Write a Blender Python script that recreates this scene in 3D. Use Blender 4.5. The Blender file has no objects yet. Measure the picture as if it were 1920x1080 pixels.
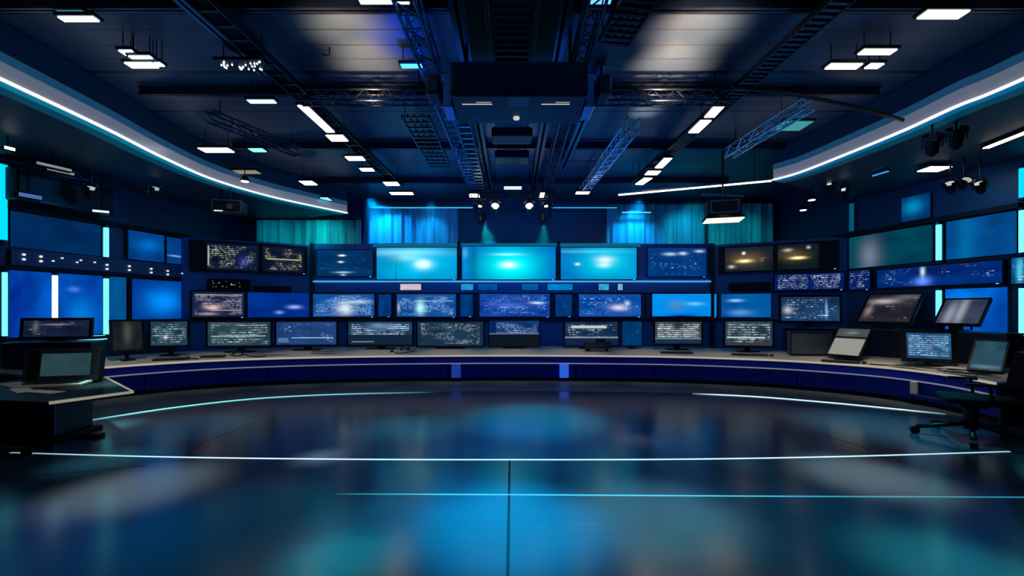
import bpy, bmesh, math, random
from mathutils import Vector, Matrix
random.seed(7)
PI = math.pi
SC = bpy.context.scene
COL = SC.collection
F_, CX, HY, H = 800.0, 960.0, 580.0, 2.2      # focal length in px, optical centre, eye height

def R(d): return math.radians(d)
def zat(py, D): return H + (HY - py) / F_ * D
def kx(px): return (px - CX) / F_
def onz(px, py, z):                            # where the sight line meets a level plane
    D = (z - H) * F_ / (HY - py)
    return (kx(px) * D, D)

# ------------------------------------------------------------------ materials
class N:
    def __init__(s, name):
        s.m = bpy.data.materials.new(name); s.m.use_nodes = True
        s.t = s.m.node_tree; s.t.nodes.clear()
        s.out = s.t.nodes.new('ShaderNodeOutputMaterial')
    def n(s, typ, **kw):
        x = s.t.nodes.new(typ)
        for k, v in kw.items(): setattr(x, k, v)
        return x
    def l(s, a, b): s.t.links.new(a, b)
    def put(s, sock, v):
        if isinstance(v, bpy.types.NodeSocket): s.l(v, sock)
        elif v is not None: sock.default_value = v
    def math(s, op, a, b=None, c=None):
        x = s.n('ShaderNodeMath', operation=op)
        s.put(x.inputs[0], a); s.put(x.inputs[1], b); s.put(x.inputs[2], c)
        return x.outputs[0]
    def comb(s, x, y, z=0.0):
        c = s.n('ShaderNodeCombineXYZ')
        for i, v in enumerate((x, y, z)): s.put(c.inputs[i], v)
        return c.outputs[0]
    def noise(s, vec, scale=1.0, detail=2.0, rough=.5):
        x = s.n('ShaderNodeTexNoise'); s.l(vec, x.inputs['Vector'])
        x.inputs['Scale'].default_value = scale; x.inputs['Detail'].default_value = detail
        x.inputs['Roughness'].default_value = rough
        return x.outputs['Fac']
    def ramp(s, fac, stops):
        x = s.n('ShaderNodeValToRGB'); s.l(fac, x.inputs[0])
        e = x.color_ramp.elements
        while len(e) < len(stops): e.new(.5)
        for el, (p, c) in zip(e, stops): el.position = p; el.color = (*c, 1)
        return x.outputs[0]
    def mix(s, fac, a, b, typ='MIX'):
        x = s.n('ShaderNodeMix', data_type='RGBA', blend_type=typ)
        s.put(x.inputs[0], fac)
        for i, v in ((6, a), (7, b)):
            s.put(x.inputs[i], v if isinstance(v, bpy.types.NodeSocket) else (*v, 1))
        return x.outputs[2]
    def scalec(s, col, fac):
        x = s.n('ShaderNodeVectorMath', operation='SCALE')
        s.put(x.inputs[0], col); s.put(x.inputs[3], fac)
        return x.outputs[0]
    def add(s, a, b):
        x = s.n('ShaderNodeVectorMath', operation='ADD'); s.put(x.inputs[0], a); s.put(x.inputs[1], b)
        return x.outputs[0]
    def bsdf(s, base, rough=.5, metal=0., emis=None, estr=1., spec=.5, bump=None, bstr=.1):
        p = s.n('ShaderNodeBsdfPrincipled')
        s.put(p.inputs['Base Color'], base if isinstance(base, bpy.types.NodeSocket) else (*base, 1))
        s.put(p.inputs['Roughness'], rough); s.put(p.inputs['Metallic'], metal)
        s.put(p.inputs['Specular IOR Level'], spec)
        if emis is not None:
            s.put(p.inputs['Emission Color'], emis if isinstance(emis, bpy.types.NodeSocket) else (*emis, 1))
            s.put(p.inputs['Emission Strength'], estr)
        if bump is not None:
            b = s.n('ShaderNodeBump'); b.inputs['Strength'].default_value = bstr
            b.inputs['Distance'].default_value = .02
            s.l(bump, b.inputs['Height']); s.l(b.outputs[0], p.inputs['Normal'])
        s.l(p.outputs[0], s.out.inputs[0])
        return s.m

def surf(name, col, rough=.5, metal=0., var=.25, scale=6., spec=.5, stretch=(1, 1, 1)):
    s = N(name); tc = s.n('ShaderNodeTexCoord')
    mp = s.n('ShaderNodeMapping'); s.l(tc.outputs['Object'], mp.inputs[0]); mp.inputs['Scale'].default_value = stretch
    f = s.noise(mp.outputs[0], scale, 4)
    c = s.mix(f, tuple(x * (1 - var) for x in col), tuple(min(1, x * (1 + var)) for x in col))
    return s.bsdf(c, s.math('MULTIPLY_ADD', f, .12, rough - .06), metal, spec=spec, bump=f, bstr=.04)

def glow(name, col, strength, fade=None):
    s = N(name); tc = s.n('ShaderNodeTexCoord')
    st = s.math('MULTIPLY_ADD', s.noise(tc.outputs['Object'], 3, 1), strength * .1, strength * .95)
    if fade:                                    # lamp strip whose brightness falls off along its length
        sep = s.n('ShaderNodeSeparateXYZ'); s.l(tc.outputs['UV'], sep.inputs[0])
        r = s.ramp(sep.outputs[0], [(p, (v, v, v)) for p, v in fade])
        st = s.math('MULTIPLY', st, r)
    return s.bsdf((.02, .02, .02), .5, 0, (col), st)

def screen(name, bg1=(.01, .03, .12), bg2=(.02, .08, .3), tx=(.5, .7, 1), rows=12, freq=26, dens=.5,
           block=.45, bscale=(3, 3), seed=0, blobs=(), tstr=1., bar=None, rough=.18, strength=1., win=None):
    s = N(name); tc = s.n('ShaderNodeTexCoord'); sep = s.n('ShaderNodeSeparateXYZ'); s.l(tc.outputs['UV'], sep.inputs[0])
    u, v = sep.outputs[0], sep.outputs[1]
    g = s.noise(s.comb(s.math('MULTIPLY', u, 1.6), s.math('MULTIPLY', v, 1.2), seed * 1.7), 1.5, 2)
    bg = s.ramp(g, [(.3, bg1), (.7, bg2)])
    col = bg
    if rows:
        vr = s.math('MULTIPLY', v, float(round(rows * 1.25))); row = s.math('FLOOR', vr); fr = s.math('FRACT', vr)
        rm = s.math('MULTIPLY', s.math('GREATER_THAN', fr, .3), s.math('LESS_THAN', fr, .82))
        ch = s.noise(s.comb(s.math('MULTIPLY', u, float(freq) * 1.5), s.math('MULTIPLY', row, 3.71), seed * 2.3), 1.0, 2)
        vy = s.noise(s.comb(s.math('MULTIPLY', u, 7.0), s.math('MULTIPLY', row, 1.37), seed * 3.3), 1.0, 2)
        vy = s.math('MULTIPLY', s.math('POWER', vy, 2.2), 4.2)
        ch = s.ramp(ch, [(1 - dens - .03, (0, 0, 0)), (1 - dens + .14, (1, 1, 1))])
        bl = s.noise(s.comb(s.math('MULTIPLY', u, float(bscale[0])), s.math('MULTIPLY', v, float(bscale[1])), seed * 5.1 + 9), 1.0, 1)
        bl = s.ramp(bl, [(block - .02, (0.0, 0.0, 0.0)), (block + .14, (1, 1, 1))])
        # margins
        mu = s.math('MULTIPLY', s.math('GREATER_THAN', u, .05), s.math('LESS_THAN', u, .95))
        mv = s.math('MULTIPLY', s.math('GREATER_THAN', v, .07), s.math('LESS_THAN', v, .94))
        t = s.math('MULTIPLY', s.math('MULTIPLY', s.math('MULTIPLY', rm, vy), ch), s.math('MULTIPLY', bl, s.math('MULTIPLY', mu, mv)))
        col = s.add(col, s.scalec(tuple(tx), s.math('MULTIPLY', t, tstr * .72)))
    if bar:
        for (v0, v1, u0, u1, c) in bar:
            m1 = s.math('MULTIPLY', s.math('GREATER_THAN', v, v0), s.math('LESS_THAN', v, v1))
            m2 = s.math('MULTIPLY', s.math('GREATER_THAN', u, u0), s.math('LESS_THAN', u, u1))
            col = s.mix(s.math('MULTIPLY', m1, m2), col, c)
    for (bu, bv, ru, rv, c, k) in blobs:
        du = s.math('DIVIDE', s.math('SUBTRACT', u, bu), ru); dv = s.math('DIVIDE', s.math('SUBTRACT', v, bv), rv)
        d = s.math('ADD', s.math('MULTIPLY', du, du), s.math('MULTIPLY', dv, dv))
        e = s.math('POWER', 2.718, s.math('MULTIPLY', d, -1.0))
        col = s.add(col, s.scalec(tuple(c), s.math('MULTIPLY', e, k)))
    return s.bsdf((.002, .004, .01), rough, 0, col, strength, spec=.06)

M = {}
M['black'] = surf('black_plastic', (.004, .005, .008), .5, spec=.3)
M['blackm'] = surf('black_metal', (.012, .015, .022), .35, .6)
M['char'] = surf('charcoal_plastic', (.02, .026, .034), .42)
M['dark'] = surf('dark_navy_paint', (.008, .02, .05), .45)
M['navy'] = surf('navy_panel', (.003, .018, .30), .4, spec=.25)
M['steel'] = surf('blue_steel', (.07, .15, .28), .3, .9)
M['dsteel'] = surf('dark_steel', (.035, .06, .11), .35, .85)
M['bsteel'] = surf('bright_steel', (.5, .6, .7), .25, .9)
M['grey'] = surf('grey_metal', (.10, .13, .16), .45, .3)
M['lgrey'] = surf('light_grey_plastic', (.42, .42, .40), .5)
M['paper'] = surf('paper', (.55, .54, .5), .8)
M['top'] = surf('worktop', (.40, .38, .33), .5, 0, .15, 3)
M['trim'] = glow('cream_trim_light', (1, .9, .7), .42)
M['glasspane'] = screen('unlit_grey_screen', (.012, .035, .05), (.03, .07, .09), rows=0, rough=.12)
M['wall'] = surf('blue_wall', (.01, .07, .22), .38, 0, .3, 1.2)
M['walld'] = surf('deep_blue_wall', (.006, .04, .12), .4, 0, .3, 1.2)
M['setwall'] = surf('set_wall', (.01, .12, .42), .45, 0, .25, 1.5)
M['trimblue'] = surf('trim_blue', (.12, .3, .6), .3, .4)
M['fabric'] = surf('black_fabric', (.005, .006, .008), .9, spec=.2)
M['led'] = glow('white_led', (1, .97, .93), 4)
M['ledwarm'] = glow('warm_white_led', (1, .86, .72), 5)
M['ledcool'] = glow('cool_white_led', (.75, .95, 1), 5)
M['ledcyan'] = glow('cyan_led', (.12, .75, 1), 2.5)
M['neon'] = glow('neon_cyan', (.13, .9, 1), 1.9)
M['neonw'] = glow('neon_white', (.55, .92, 1), 2.2)
M['neonb'] = glow('neon_blue', (0.0, .55, 1), 1.4)

def floor_mat():
    s = N('polished_floor'); tc = s.n('ShaderNodeTexCoord'); o = tc.outputs['Object']
    mp = s.n('ShaderNodeMapping'); s.l(o, mp.inputs[0]); mp.inputs['Scale'].default_value = (.5, 7, 1)
    st = s.noise(mp.outputs[0], 2.2, 6, .65)
    big = s.noise(o, .35, 3)
    c = s.mix(big, (.016, .03, .055), (.04, .07, .095))
    c = s.mix(s.math('MULTIPLY', st, .6), c, (.03, .065, .10))
    r = s.math('ADD', s.math('MULTIPLY', st, .10), s.math('MULTIPLY_ADD', big, .15, .06))
    return s.bsdf(c, r, 0, spec=.9, bump=st, bstr=.05)
M['floor'] = floor_mat()
M['apron'] = surf('apron_floor', (.06, .085, .10), .42, 0, .3, 1.0, stretch=(.5, 4, 1))

def ceil_mat():
    s = N('plank_ceiling'); tc = s.n('ShaderNodeTexCoord'); o = tc.outputs['Object']
    sep = s.n('ShaderNodeSeparateXYZ'); s.l(o, sep.inputs[0])
    y = sep.outputs[1]
    fr = s.math('FRACT', s.math('MULTIPLY', y, 2.6))
    ln = s.math('LESS_THAN', fr, .09)
    fr2 = s.math('FRACT', s.math('MULTIPLY', y, .65)); ln2 = s.math('LESS_THAN', fr2, .045)
    n = s.noise(o, 1.2, 3)
    c = s.mix(n, (.022, .055, .10), (.045, .085, .14))
    c = s.mix(ln, c, (.02, .03, .05))
    c = s.mix(ln2, c, (.004, .006, .01))
    return s.bsdf(c, .38, .2, bump=ln, bstr=.3)
M['ceil'] = ceil_mat()

def curtain_mat(name, a, b):
    s = N(name); tc = s.n('ShaderNodeTexCoord')
    mp = s.n('ShaderNodeMapping'); s.l(tc.outputs['Object'], mp.inputs[0]); mp.inputs['Scale'].default_value = (1.4, 1, .05)
    n = s.noise(mp.outputs[0], 2.0, 4, .6)
    return s.bsdf(s.ramp(n, [(.3, a), (.7, b)]), .55, 0)
M['curtL'] = curtain_mat('teal_curtain', (.02, .18, .28), (.15, .7, .65))
M['curtR'] = curtain_mat('blue_curtain', (.03, .2, .35), (.15, .6, .75))

# ------------------------------------------------------------------ mesh helpers
class MB:
    def __init__(s): s.b = bmesh.new(); s.uv = s.b.loops.layers.uv.new('UVMap')
    def verts(s, pts, M4=None):
        return [s.b.verts.new((M4 @ Vector(p)) if M4 else p) for p in pts]
    def box(s, c, d, rot=None):
        m = Matrix.Translation(c) @ (rot.to_4x4() if rot else Matrix())
        x, y, z = (q / 2 for q in d)
        v = s.verts([(-x, -y, -z), (x, -y, -z), (x, y, -z), (-x, y, -z), (-x, -y, z), (x, -y, z), (x, y, z), (-x, y, z)], m)
        for f in ((0, 3, 2, 1), (4, 5, 6, 7), (0, 1, 5, 4), (1, 2, 6, 5), (2, 3, 7, 6), (3, 0, 4, 7)): s.b.faces.new([v[i] for i in f])
        return s
    def cyl(s, a, b, r, r2=None, seg=12):
        a, b = Vector(a), Vector(b); r2 = r if r2 is None else r2
        q = (b - a).to_track_quat('Z', 'Y').to_matrix()
        ra = [s.b.verts.new(a + q @ Vector((r * math.cos(2 * PI * i / seg), r * math.sin(2 * PI * i / seg), 0))) for i in range(seg)]
        rb = [s.b.verts.new(b + q @ Vector((r2 * math.cos(2 * PI * i / seg), r2 * math.sin(2 * PI * i / seg), 0))) for i in range(seg)]
        for i in range(seg):
            j = (i + 1) % seg; s.b.faces.new((ra[i], ra[j], rb[j], rb[i]))
        s.b.faces.new(ra[::-1]); s.b.faces.new(rb)
        return s
    def tube(s, pts, r, seg=8):
        pts = [Vector(p) for p in pts]; rings = []
        for i, p in enumerate(pts):
            t = (pts[min(i + 1, len(pts) - 1)] - pts[max(i - 1, 0)]).normalized()
            q = t.to_track_quat('Z', 'Y').to_matrix()
            rings.append([s.b.verts.new(p + q @ Vector((r * math.cos(2 * PI * k / seg), r * math.sin(2 * PI * k / seg), 0))) for k in range(seg)])
        for A, B in zip(rings, rings[1:]):
            for k in range(seg):
                j = (k + 1) % seg; s.b.faces.new((A[k], A[j], B[j], B[k]))
        s.b.faces.new(rings[0][::-1]); s.b.faces.new(rings[-1])
        return s
    def quad(s, p):                             # with 0..1 uv, order: bl br tr tl
        v = s.verts(p); f = s.b.faces.new(v)
        for lp, q in zip(f.loops, ((0, 0), (1, 0), (1, 1), (0, 1))): lp[s.uv].uv = q
        return s
    def prism(s, poly, z0, z1):
        a = s.verts([(x, y, z0) for x, y in poly]); b = s.verts([(x, y, z1) for x, y in poly])
        s.b.faces.new(a[::-1]); s.b.faces.new(b)
        for i in range(len(poly)):
            j = (i + 1) % len(poly); s.b.faces.new((a[i], a[j], b[j], b[i]))
        return s
    def sweep(s, path, prof, closed=True):       # profile (outward, z) along a plan path
        rings = []; L = [0]
        for i, p in enumerate(path):
            a, b = path[max(i - 1, 0)], path[min(i + 1, len(path) - 1)]
            dx, dy = b[0] - a[0], b[1] - a[1]; n = math.hypot(dx, dy); nx, ny = -dy / n, dx / n
            rings.append([s.b.verts.new((p[0] + nx * u, p[1] + ny * u, z)) for u, z in prof])
            if i: L.append(L[-1] + math.hypot(p[0] - path[i - 1][0], p[1] - path[i - 1][1]))
        m = len(prof)
        for i, (A, B) in enumerate(zip(rings, rings[1:])):
            for k in range(m if closed else m - 1):
                j = (k + 1) % m; f = s.b.faces.new((A[k], B[k], B[j], A[j]))
                for lp, uu in zip(f.loops, (L[i], L[i + 1], L[i + 1], L[i])): lp[s.uv].uv = (uu / L[-1], 0)
        if closed and m > 2: s.b.faces.new(rings[0]); s.b.faces.new(rings[-1][::-1])
        return s
    def bevel(s, w=.01, seg=2):
        bmesh.ops.bevel(s.b, geom=list(s.b.edges), offset=w, segments=seg, affect='EDGES', profile=.6)
        return s
    def build(s, name, mat, parent=None, smooth=False, norm=True):
        if norm: bmesh.ops.recalc_face_normals(s.b, faces=s.b.faces)
        me = bpy.data.meshes.new(name); s.b.to_mesh(me); s.b.free()
        if smooth:
            for p in me.polygons: p.use_smooth = True
        o = bpy.data.objects.new(name, me); COL.objects.link(o)
        me.materials.append(M[mat] if isinstance(mat, str) else mat)
        if parent: o.parent = parent
        return o

def tag(o, label=None, cat=None, group=None, kind=None):
    if label: o['label'] = label
    if cat: o['category'] = cat
    if group: o['group'] = group
    if kind: o['kind'] = kind
    return o
def thing(name, label, cat, loc=(0, 0, 0), rz=0, group=None, pitch=0):
    o = bpy.data.objects.new(name, None); COL.objects.link(o); o.empty_display_size = .1
    o.location = loc; o.rotation_euler = (pitch, 0, rz)
    return tag(o, label, cat, group)
def dup(root, loc, rz=None, label=None, group=None):
    r = root.copy(); COL.objects.link(r); r.location = loc
    if rz is not None: r.rotation_euler = (r.rotation_euler[0], 0, rz)
    if label: r['label'] = label
    if group: r['group'] = group
    for ch in list(root.children):
        c = ch.copy(); COL.objects.link(c); c.parent = r
        for g in list(ch.children):
            d = g.copy(); COL.objects.link(d); d.parent = c
    return r
def struct(name, mb, mat, **k): return tag(mb.build(name, mat, **k), name.replace('_', ' '), None, kind='structure')

def catmull(P, n=8):
    out = []
    for i in range(len(P) - 1):
        p0, p1, p2, p3 = P[max(i - 1, 0)], P[i], P[i + 1], P[min(i + 2, len(P) - 1)]
        for k in range(n):
            t = k / n
            out.append(tuple(.5 * ((2 * b) + (-a + c) * t + (2 * a - 5 * b + 4 * c - d) * t * t + (-a + 3 * b - 3 * c + d) * t ** 3) for a, b, c, d in zip(p0, p1, p2, p3)))
    out.append(tuple(P[-1])); return out

# ------------------------------------------------------------------ room shell
HC = 6.5
L0, L1, L2, L3 = (-12.1, -4.), (-11.5, 9.6), (-10.6, 13.5), (-10.3, 17.)
Rr = [(-a, b) for a, b in (L0, L1, L2, L3)]
def wallmesh(pts, z0, z1, th=.12):
    return MB().sweep(pts, [(0, z0), (th, z0), (th, z1), (0, z1)])
struct('floor', MB().prism([(-12.4, -4.2), (12.4, -4.2), (12.4, 17.3), (-12.4, 17.3)], -.1, 0), 'floor')
struct('ceiling', MB().prism([(-12.4, -4.2), (12.4, -4.2), (12.4, 17.3), (-12.4, 17.3)], HC, HC + .1), 'ceil')
struct('wall_left', wallmesh([L0, L1, L2, L3], 0, HC), 'walld')
struct('wall_right', wallmesh(Rr[::-1], 0, HC), 'walld')
struct('wall_back', wallmesh([(-10.4, 17), (10.4, 17)], 0, HC), 'walld')
struct('wall_front', wallmesh([(12.2, -4), (-12.2, -4)], 0, HC), 'walld')
CL, CR = (-7.15, 15.3), (7.15, 15.3)
SEG = {'L': (L1, L2), 'PL': (L2, CL), 'C': (CL, CR), 'PR': (CR, Rr[2]), 'R': (Rr[2], Rr[1])}
struct('wall_center', wallmesh([CL, CR], 0, 4.55, .1), 'setwall')
struct('wall_center_left', wallmesh([L2, CL], 0, 4.5, .1), 'setwall')
struct('wall_center_right', wallmesh([CR, Rr[2]], 0, 4.5, .1), 'setwall')

def hit(seg, px, d=0.):
    (ax, ay), (bx, by) = SEG[seg]; dx, dy = bx - ax, by - ay; n = math.hypot(dx, dy)
    ax += dy / n * d; ay += -dx / n * d                    # d metres into the room
    k = kx(px); t = (ax - k * ay) / (k * dy - dx)
    return (ax + dx * t, ay + dy * t)
def wrect(seg, px0, px1, d=0.):
    a, b = hit(seg, px0, d), hit(seg, px1, d)
    return ((a[0] + b[0]) / 2, (a[1] + b[1]) / 2), math.dist(a, b), math.atan2(b[1] - a[1], b[0] - a[0])

# trims of the set wall (real strips on its face)
tn = [0]
def trim(seg, px0, px1, z0, z1, mat, d=.0, th=.05):
    tn[0] += 1
    c, w, yaw = wrect(seg, px0, px1, d)
    o = MB().box((0, -th / 2, (z0 + z1) / 2), (w, th, z1 - z0)).build('trim_%d' % tn[0], mat)
    o.location = (*c, 0); o.rotation_euler = (0, 0, yaw)
    return tag(o, 'trim', kind='structure')
M['ledgelight'] = glow('ledge_light', (.1, .5, .95), .75)
M['ledgedim'] = surf('ledge_dim', (.05, .2, .42), .3, .3)
trim('C', 590, 1330, 3.17, 3.22, 'ledgelight', 0, .14)
trim('C', 590, 1330, 2.80, 2.86, 'ledgedim', 0, .10)
trim('C', 590, 1330, 1.82, 1.88, 'dsteel', 0, .12)
trim('C', 700, 1200, 4.43, 4.56, glow('teal_transom', (.0, .115, .20), 1), 0, .06)  # faint emission put in for teal light on the transom
for px in (587, 1333): trim('C', px - 3, px + 3, .9, 4.55, 'dark', 0, .14)
for px in (861, 1047): trim('C', px - 3, px + 3, 3.2, 4.62, 'black', .02, .10)
for px in (738, 892, 1036, 1076, 1210): trim('C', px - 2, px + 2, 1.88, 2.82, 'dark', .0, .07)
trim('PL', 354, 586, 1.82, 1.88, 'black', 0, .1)
trim('PR', 1334, 1560, 1.80, 1.86, 'black', 0, .1)
for s_ in (('L', 2, 352), ('R', 1570, 1918)): trim(*s_, 4.48, 4.6, 'black', 0, .14)
trim('L', 2, 346, 3.12, 3.17, 'black', 0, .1)
trim('L', 0, 346, 1.42, 1.50, 'dark', 0, .2)
trim('L', 238, 244, 1.5, 3.1, 'black', 0, .05)
trim('L', 232, 237, 3.65, 4.5, 'black', 0, .05)
trim('R', 1754, 1757, 3.42, 4.48, 'black', 0, .03)

def panel(name, label, cat, seg, px0, px1, z0, z1, mat, d=.075, th=.06, frame=None, group=None):
    c, w, yaw = wrect(seg, px0, px1, d)
    t = thing(name, label, cat, (*c, z0), yaw, group)
    h = z1 - z0
    MB().box((0, th / 2, h / 2), (w, th * .9, h)).bevel(.008, 1).build('frame' if frame else 'housing', frame or 'dark', t)
    e = .035 if frame else .008
    MB().quad([(-w / 2 + e, -.006, e), (w / 2 - e, -.006, e), (w / 2 - e, -.006, h - e), (-w / 2 + e, -.006, h - e)]).build('lit_face', mat, t, norm=False)
    return t

# wall panels; highlights, tube glow and reflections are painted into their glowing faces
def lp(name, a, b, seed, blobs=(), rough=.25, strength=1.):
    a = (a[0], a[1] * .6, a[2] * .8); b = (b[0], b[1] * .6, b[2] * .8)
    return screen(name, a, b, rows=0, seed=seed, blobs=blobs, rough=rough, strength=strength)
panel('backlit_display', 'bright blue lit wall panel at the far left edge between the cyan and white tubes', 'backlit display', 'L', 16, 100, 1.55, 3.1,
      lp('panel_a', (.0, .03, .30), (.0, .10, .55), 1, [(.85, .4, .3, .8, (.0, .12, .4), .5)]))  # edge blob is the tube's glow put into the panel colour
panel('backlit_display', 'bright blue lit wall panel between white tube and long cyan tube, left wall', 'backlit display', 'L', 107, 192, 1.55, 3.1,
      lp('panel_b', (.0, .07, .42), (.0, .14, .62), 2, [(.5, .3, .3, .3, (.0, .25, .5), .5), (.35, .75, .12, .04, (.1, .3, .9), .5)]))
panel('backlit_display', 'narrow blue lit panel right of the long cyan tube on the left wall', 'backlit display', 'L', 205, 237, 1.55, 3.1,
      lp('panel_c', (.0, .10, .26), (.0, .16, .40), 3))
panel('backlit_display', 'blue lit wall panel with a painted soft highlight left of the text monitor, left wall corner', 'backlit display', 'L', 247, 342, 1.9, 3.08,
      lp('panel_d', (.0, .05, .30), (.0, .09, .42), 4, [(.6, .45, .35, .3, (.0, .3, .9), .8)]))  # highlight painted as a bright blob
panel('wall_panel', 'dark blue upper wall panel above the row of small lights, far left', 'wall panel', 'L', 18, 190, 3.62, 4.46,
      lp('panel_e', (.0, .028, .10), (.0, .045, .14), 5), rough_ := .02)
panel('wall_panel', 'upper blue wall panel with a painted diagonal light streak on the left wall', 'wall panel', 'L', 240, 308, 3.62, 4.46,
      lp('panel_f', (.0, .05, .20), (.0, .09, .32), 6, [(.55, .55, .3, .22, (.0, .2, .7), .6)]))  # light streak painted as a blob
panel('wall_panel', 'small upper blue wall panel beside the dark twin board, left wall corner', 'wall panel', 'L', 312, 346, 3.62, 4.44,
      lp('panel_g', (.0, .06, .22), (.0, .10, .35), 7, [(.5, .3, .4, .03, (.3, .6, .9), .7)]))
panel('wall_panel', 'grey teal upper wall panel with a painted reflection beside the golden twin board on the right', 'wall panel', 'R', 1592, 1748, 3.46, 4.44,
      lp('panel_h', (.0, .06, .09), (.0, .12, .13), 8, [(.28, .35, .12, .5, (.17, .14, .19), .9)]))  # pinkish blob paints a blurred reflection
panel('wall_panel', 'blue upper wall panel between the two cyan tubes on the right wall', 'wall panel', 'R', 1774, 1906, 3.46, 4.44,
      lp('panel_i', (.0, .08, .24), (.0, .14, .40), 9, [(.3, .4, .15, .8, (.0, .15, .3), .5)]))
panel('backlit_display', 'bright blue lit panel behind the tilted touch screens on the right wall', 'backlit display', 'R', 1772, 1890, 1.6, 2.72,
      lp('panel_j', (.0, .06, .35), (.0, .17, .75), 10, [(.3, .7, .4, .4, (.0, .25, .8), .6)]))
panel('backlit_display', 'glossy blue panel with small painted reflections right of the brownish text monitor', 'backlit display', 'PL', 464, 580, 1.92, 2.78,
      lp('panel_k', (.0, .03, .22), (.0, .06, .38), 11, [(.75, .42, .10, .07, (.3, .5, 1), .9), (.5, .2, .06, .06, (.2, .4, 1), .8)]))  # both blobs are painted reflections
panel('backlit_display', 'smooth blue lit panel right of the brightest blue monitor', 'backlit display', 'PR', 1352, 1446, 1.92, 2.74,
      lp('panel_l', (.0, .12, .38), (.0, .2, .5), 12, [(.3, .72, .13, .06, (.3, .7, 1), .8), (.4, .2, .2, .12, (.15, .35, .6), .6)]))

def neon(label, seg, px, z0, z1, mat, w=.085, foot=0):
    w *= .66
    c, _, yaw = wrect(seg, px - 2, px + 2, .10)
    t = thing('neon_tube', label, 'light tube', (*c, z0), yaw)
    MB().box((0, .05, (z1 - z0) / 2), (w * 1.5, .05, z1 - z0)).bevel(.01, 1).build('mounting_channel', 'dark', t)
    m = MB().cyl((0, 0, 0), (0, 0, z1 - z0), w / 2, seg=12)
    m.build('tube', mat, t, True)
    if foot: MB().box((-foot / 2, 0, -.03), (foot, w, w)).bevel(.02, 2).build('foot_tube', mat, t)
    for z in (.02, z1 - z0 - .02): MB().cyl((0, 0, z - .03), (0, 0, z + .03), w / 2 + .015).build('end_cap', 'steel', t)
    return t
neon('cyan neon tube at the far left edge, lower part beside the blue wall panel', 'L', 9, 1.55, 3.08, 'neon', .13)
neon('cyan blue neon tube at the far left edge, upper part beside the black lighting gantry', 'L', 6, 3.7, 5.5, 'neonb', .2)
neon('white neon tube on the left wall, between two bright blue panels', 'L', 103, 1.75, 3.08, 'neonw', .16)
neon('long cyan neon tube with a bent foot on the left wall', 'L', 199, 1.48, 3.08, 'neon', .17, .7)
neon('short cyan neon tube above the row of small lights on the left wall', 'L', 199, 3.56, 4.45, 'neon', .17)
neon('cyan neon tube on the right wall above the blue text ticker', 'R', 1760, 3.42, 4.44, 'neon', .17)
neon('cyan neon tube on the right wall below the blue text ticker', 'R', 1760, 1.95, 2.74, 'neon', .17)
neon('tall cyan blue neon tube at the far right edge above the wall rail', 'R', 1917, 4.64, 5.4, 'neonb', .17)
neon('cyan neon tube at the far right edge between rail and ticker', 'R', 1917, 3.42, 4.46, 'neon', .17)
neon('cyan neon tube at the far right edge below the ticker', 'R', 1917, 1.55, 2.72, 'neon', .17)

# row of paired small lights on the left wall
c, w, yaw = wrect('L', 20, 345, .08)
t = thing('light_bar', 'dark blue wall bar carrying a row of small paired white lights, left wall', 'light bar', (*c, 3.2), yaw)
MB().box((0, .02, .2), (w, .06, .38)).bevel(.01, 1).build('bar', 'wall', t)
for px, zz, n in ((43, .27, 2), (75, .26, 2), (98, .18, 1), (115, .27, 1), (143, .2, 1), (150, .26, 1), (176, .24, 1), (199, .2, 2), (241, .22, 2), (282, .2, 2), (313, .18, 2), (340, .14, 1)):
    p = hit('L', px, .08); u = (p[0] - c[0]) * math.cos(yaw) + (p[1] - c[1]) * math.sin(yaw)
    b = MB()
    for q in range(n): b.cyl((u, -.05, zz - q * .11), (u, -.02, zz - q * .11), .028 if n == 2 else .02)
    b.build('lamp', glow('small_lamp%d' % px, (.75, .72, .62), 1.1), t)

# ------------------------------------------------------------------ screens
def frame_mb(w, h, z0, bz, th, y=0):
    m = MB()
    m.box((0, y, z0 + bz / 2), (w, th, bz)); m.box((0, y, z0 + h - bz / 2), (w, th, bz))
    m.box((-w / 2 + bz / 2, y, z0 + h / 2), (bz, th, h - 2 * bz)); m.box((w / 2 - bz / 2, y, z0 + h / 2), (bz, th, h - 2 * bz))
    return m
def scr_quad(w, h, z0, bz, y):
    return MB().quad([(-w / 2 + bz, y, z0 + bz), (w / 2 - bz, y, z0 + bz), (w / 2 - bz, y, z0 + h - bz), (-w / 2 + bz, y, z0 + h - bz)])

def wall_monitor(label, seg, px0, px1, z0, z1, mat, bz=.05, case='black', name='wall_monitor', cat='monitor', group=None, split=None, depth=.1):
    c, w, yaw = wrect(seg, px0, px1, .115)
    t = thing(name, label, cat, (*c, z0), yaw, group); h = z1 - z0
    MB().box((0, .045, h / 2), (w - .02, depth * .8, h - .02)).bevel(.012, 1).build('housing', case, t)
    frame_mb(w, h, 0, bz, .04).build('bezel', case, t)
    if split:
        u = 0; W = w - 2 * bz
        for i, (f0, f1, mm) in enumerate(split):
            a, b = -w / 2 + bz + W * f0, -w / 2 + bz + W * f1
            MB().quad([(a, -.004, bz), (b, -.004, bz), (b, -.004, h - bz), (a, -.004, h - bz)]).build('screen', mm, t, norm=False)
    else: scr_quad(w, h, 0, bz, -.004).build('screen', mat, t, norm=False)
    MB().box((0, .09, h / 2), (w * .3, .03, h * .4)).build('wall_bracket', 'blackm', t)
    MB().box((w / 2 - .12, -.021, bz / 2), (.05, .004, .012)).build('power_light', 'ledcyan', t)
    return t

Wb = (.75, .85, 1)
CY = (0, .85, 1)
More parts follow.
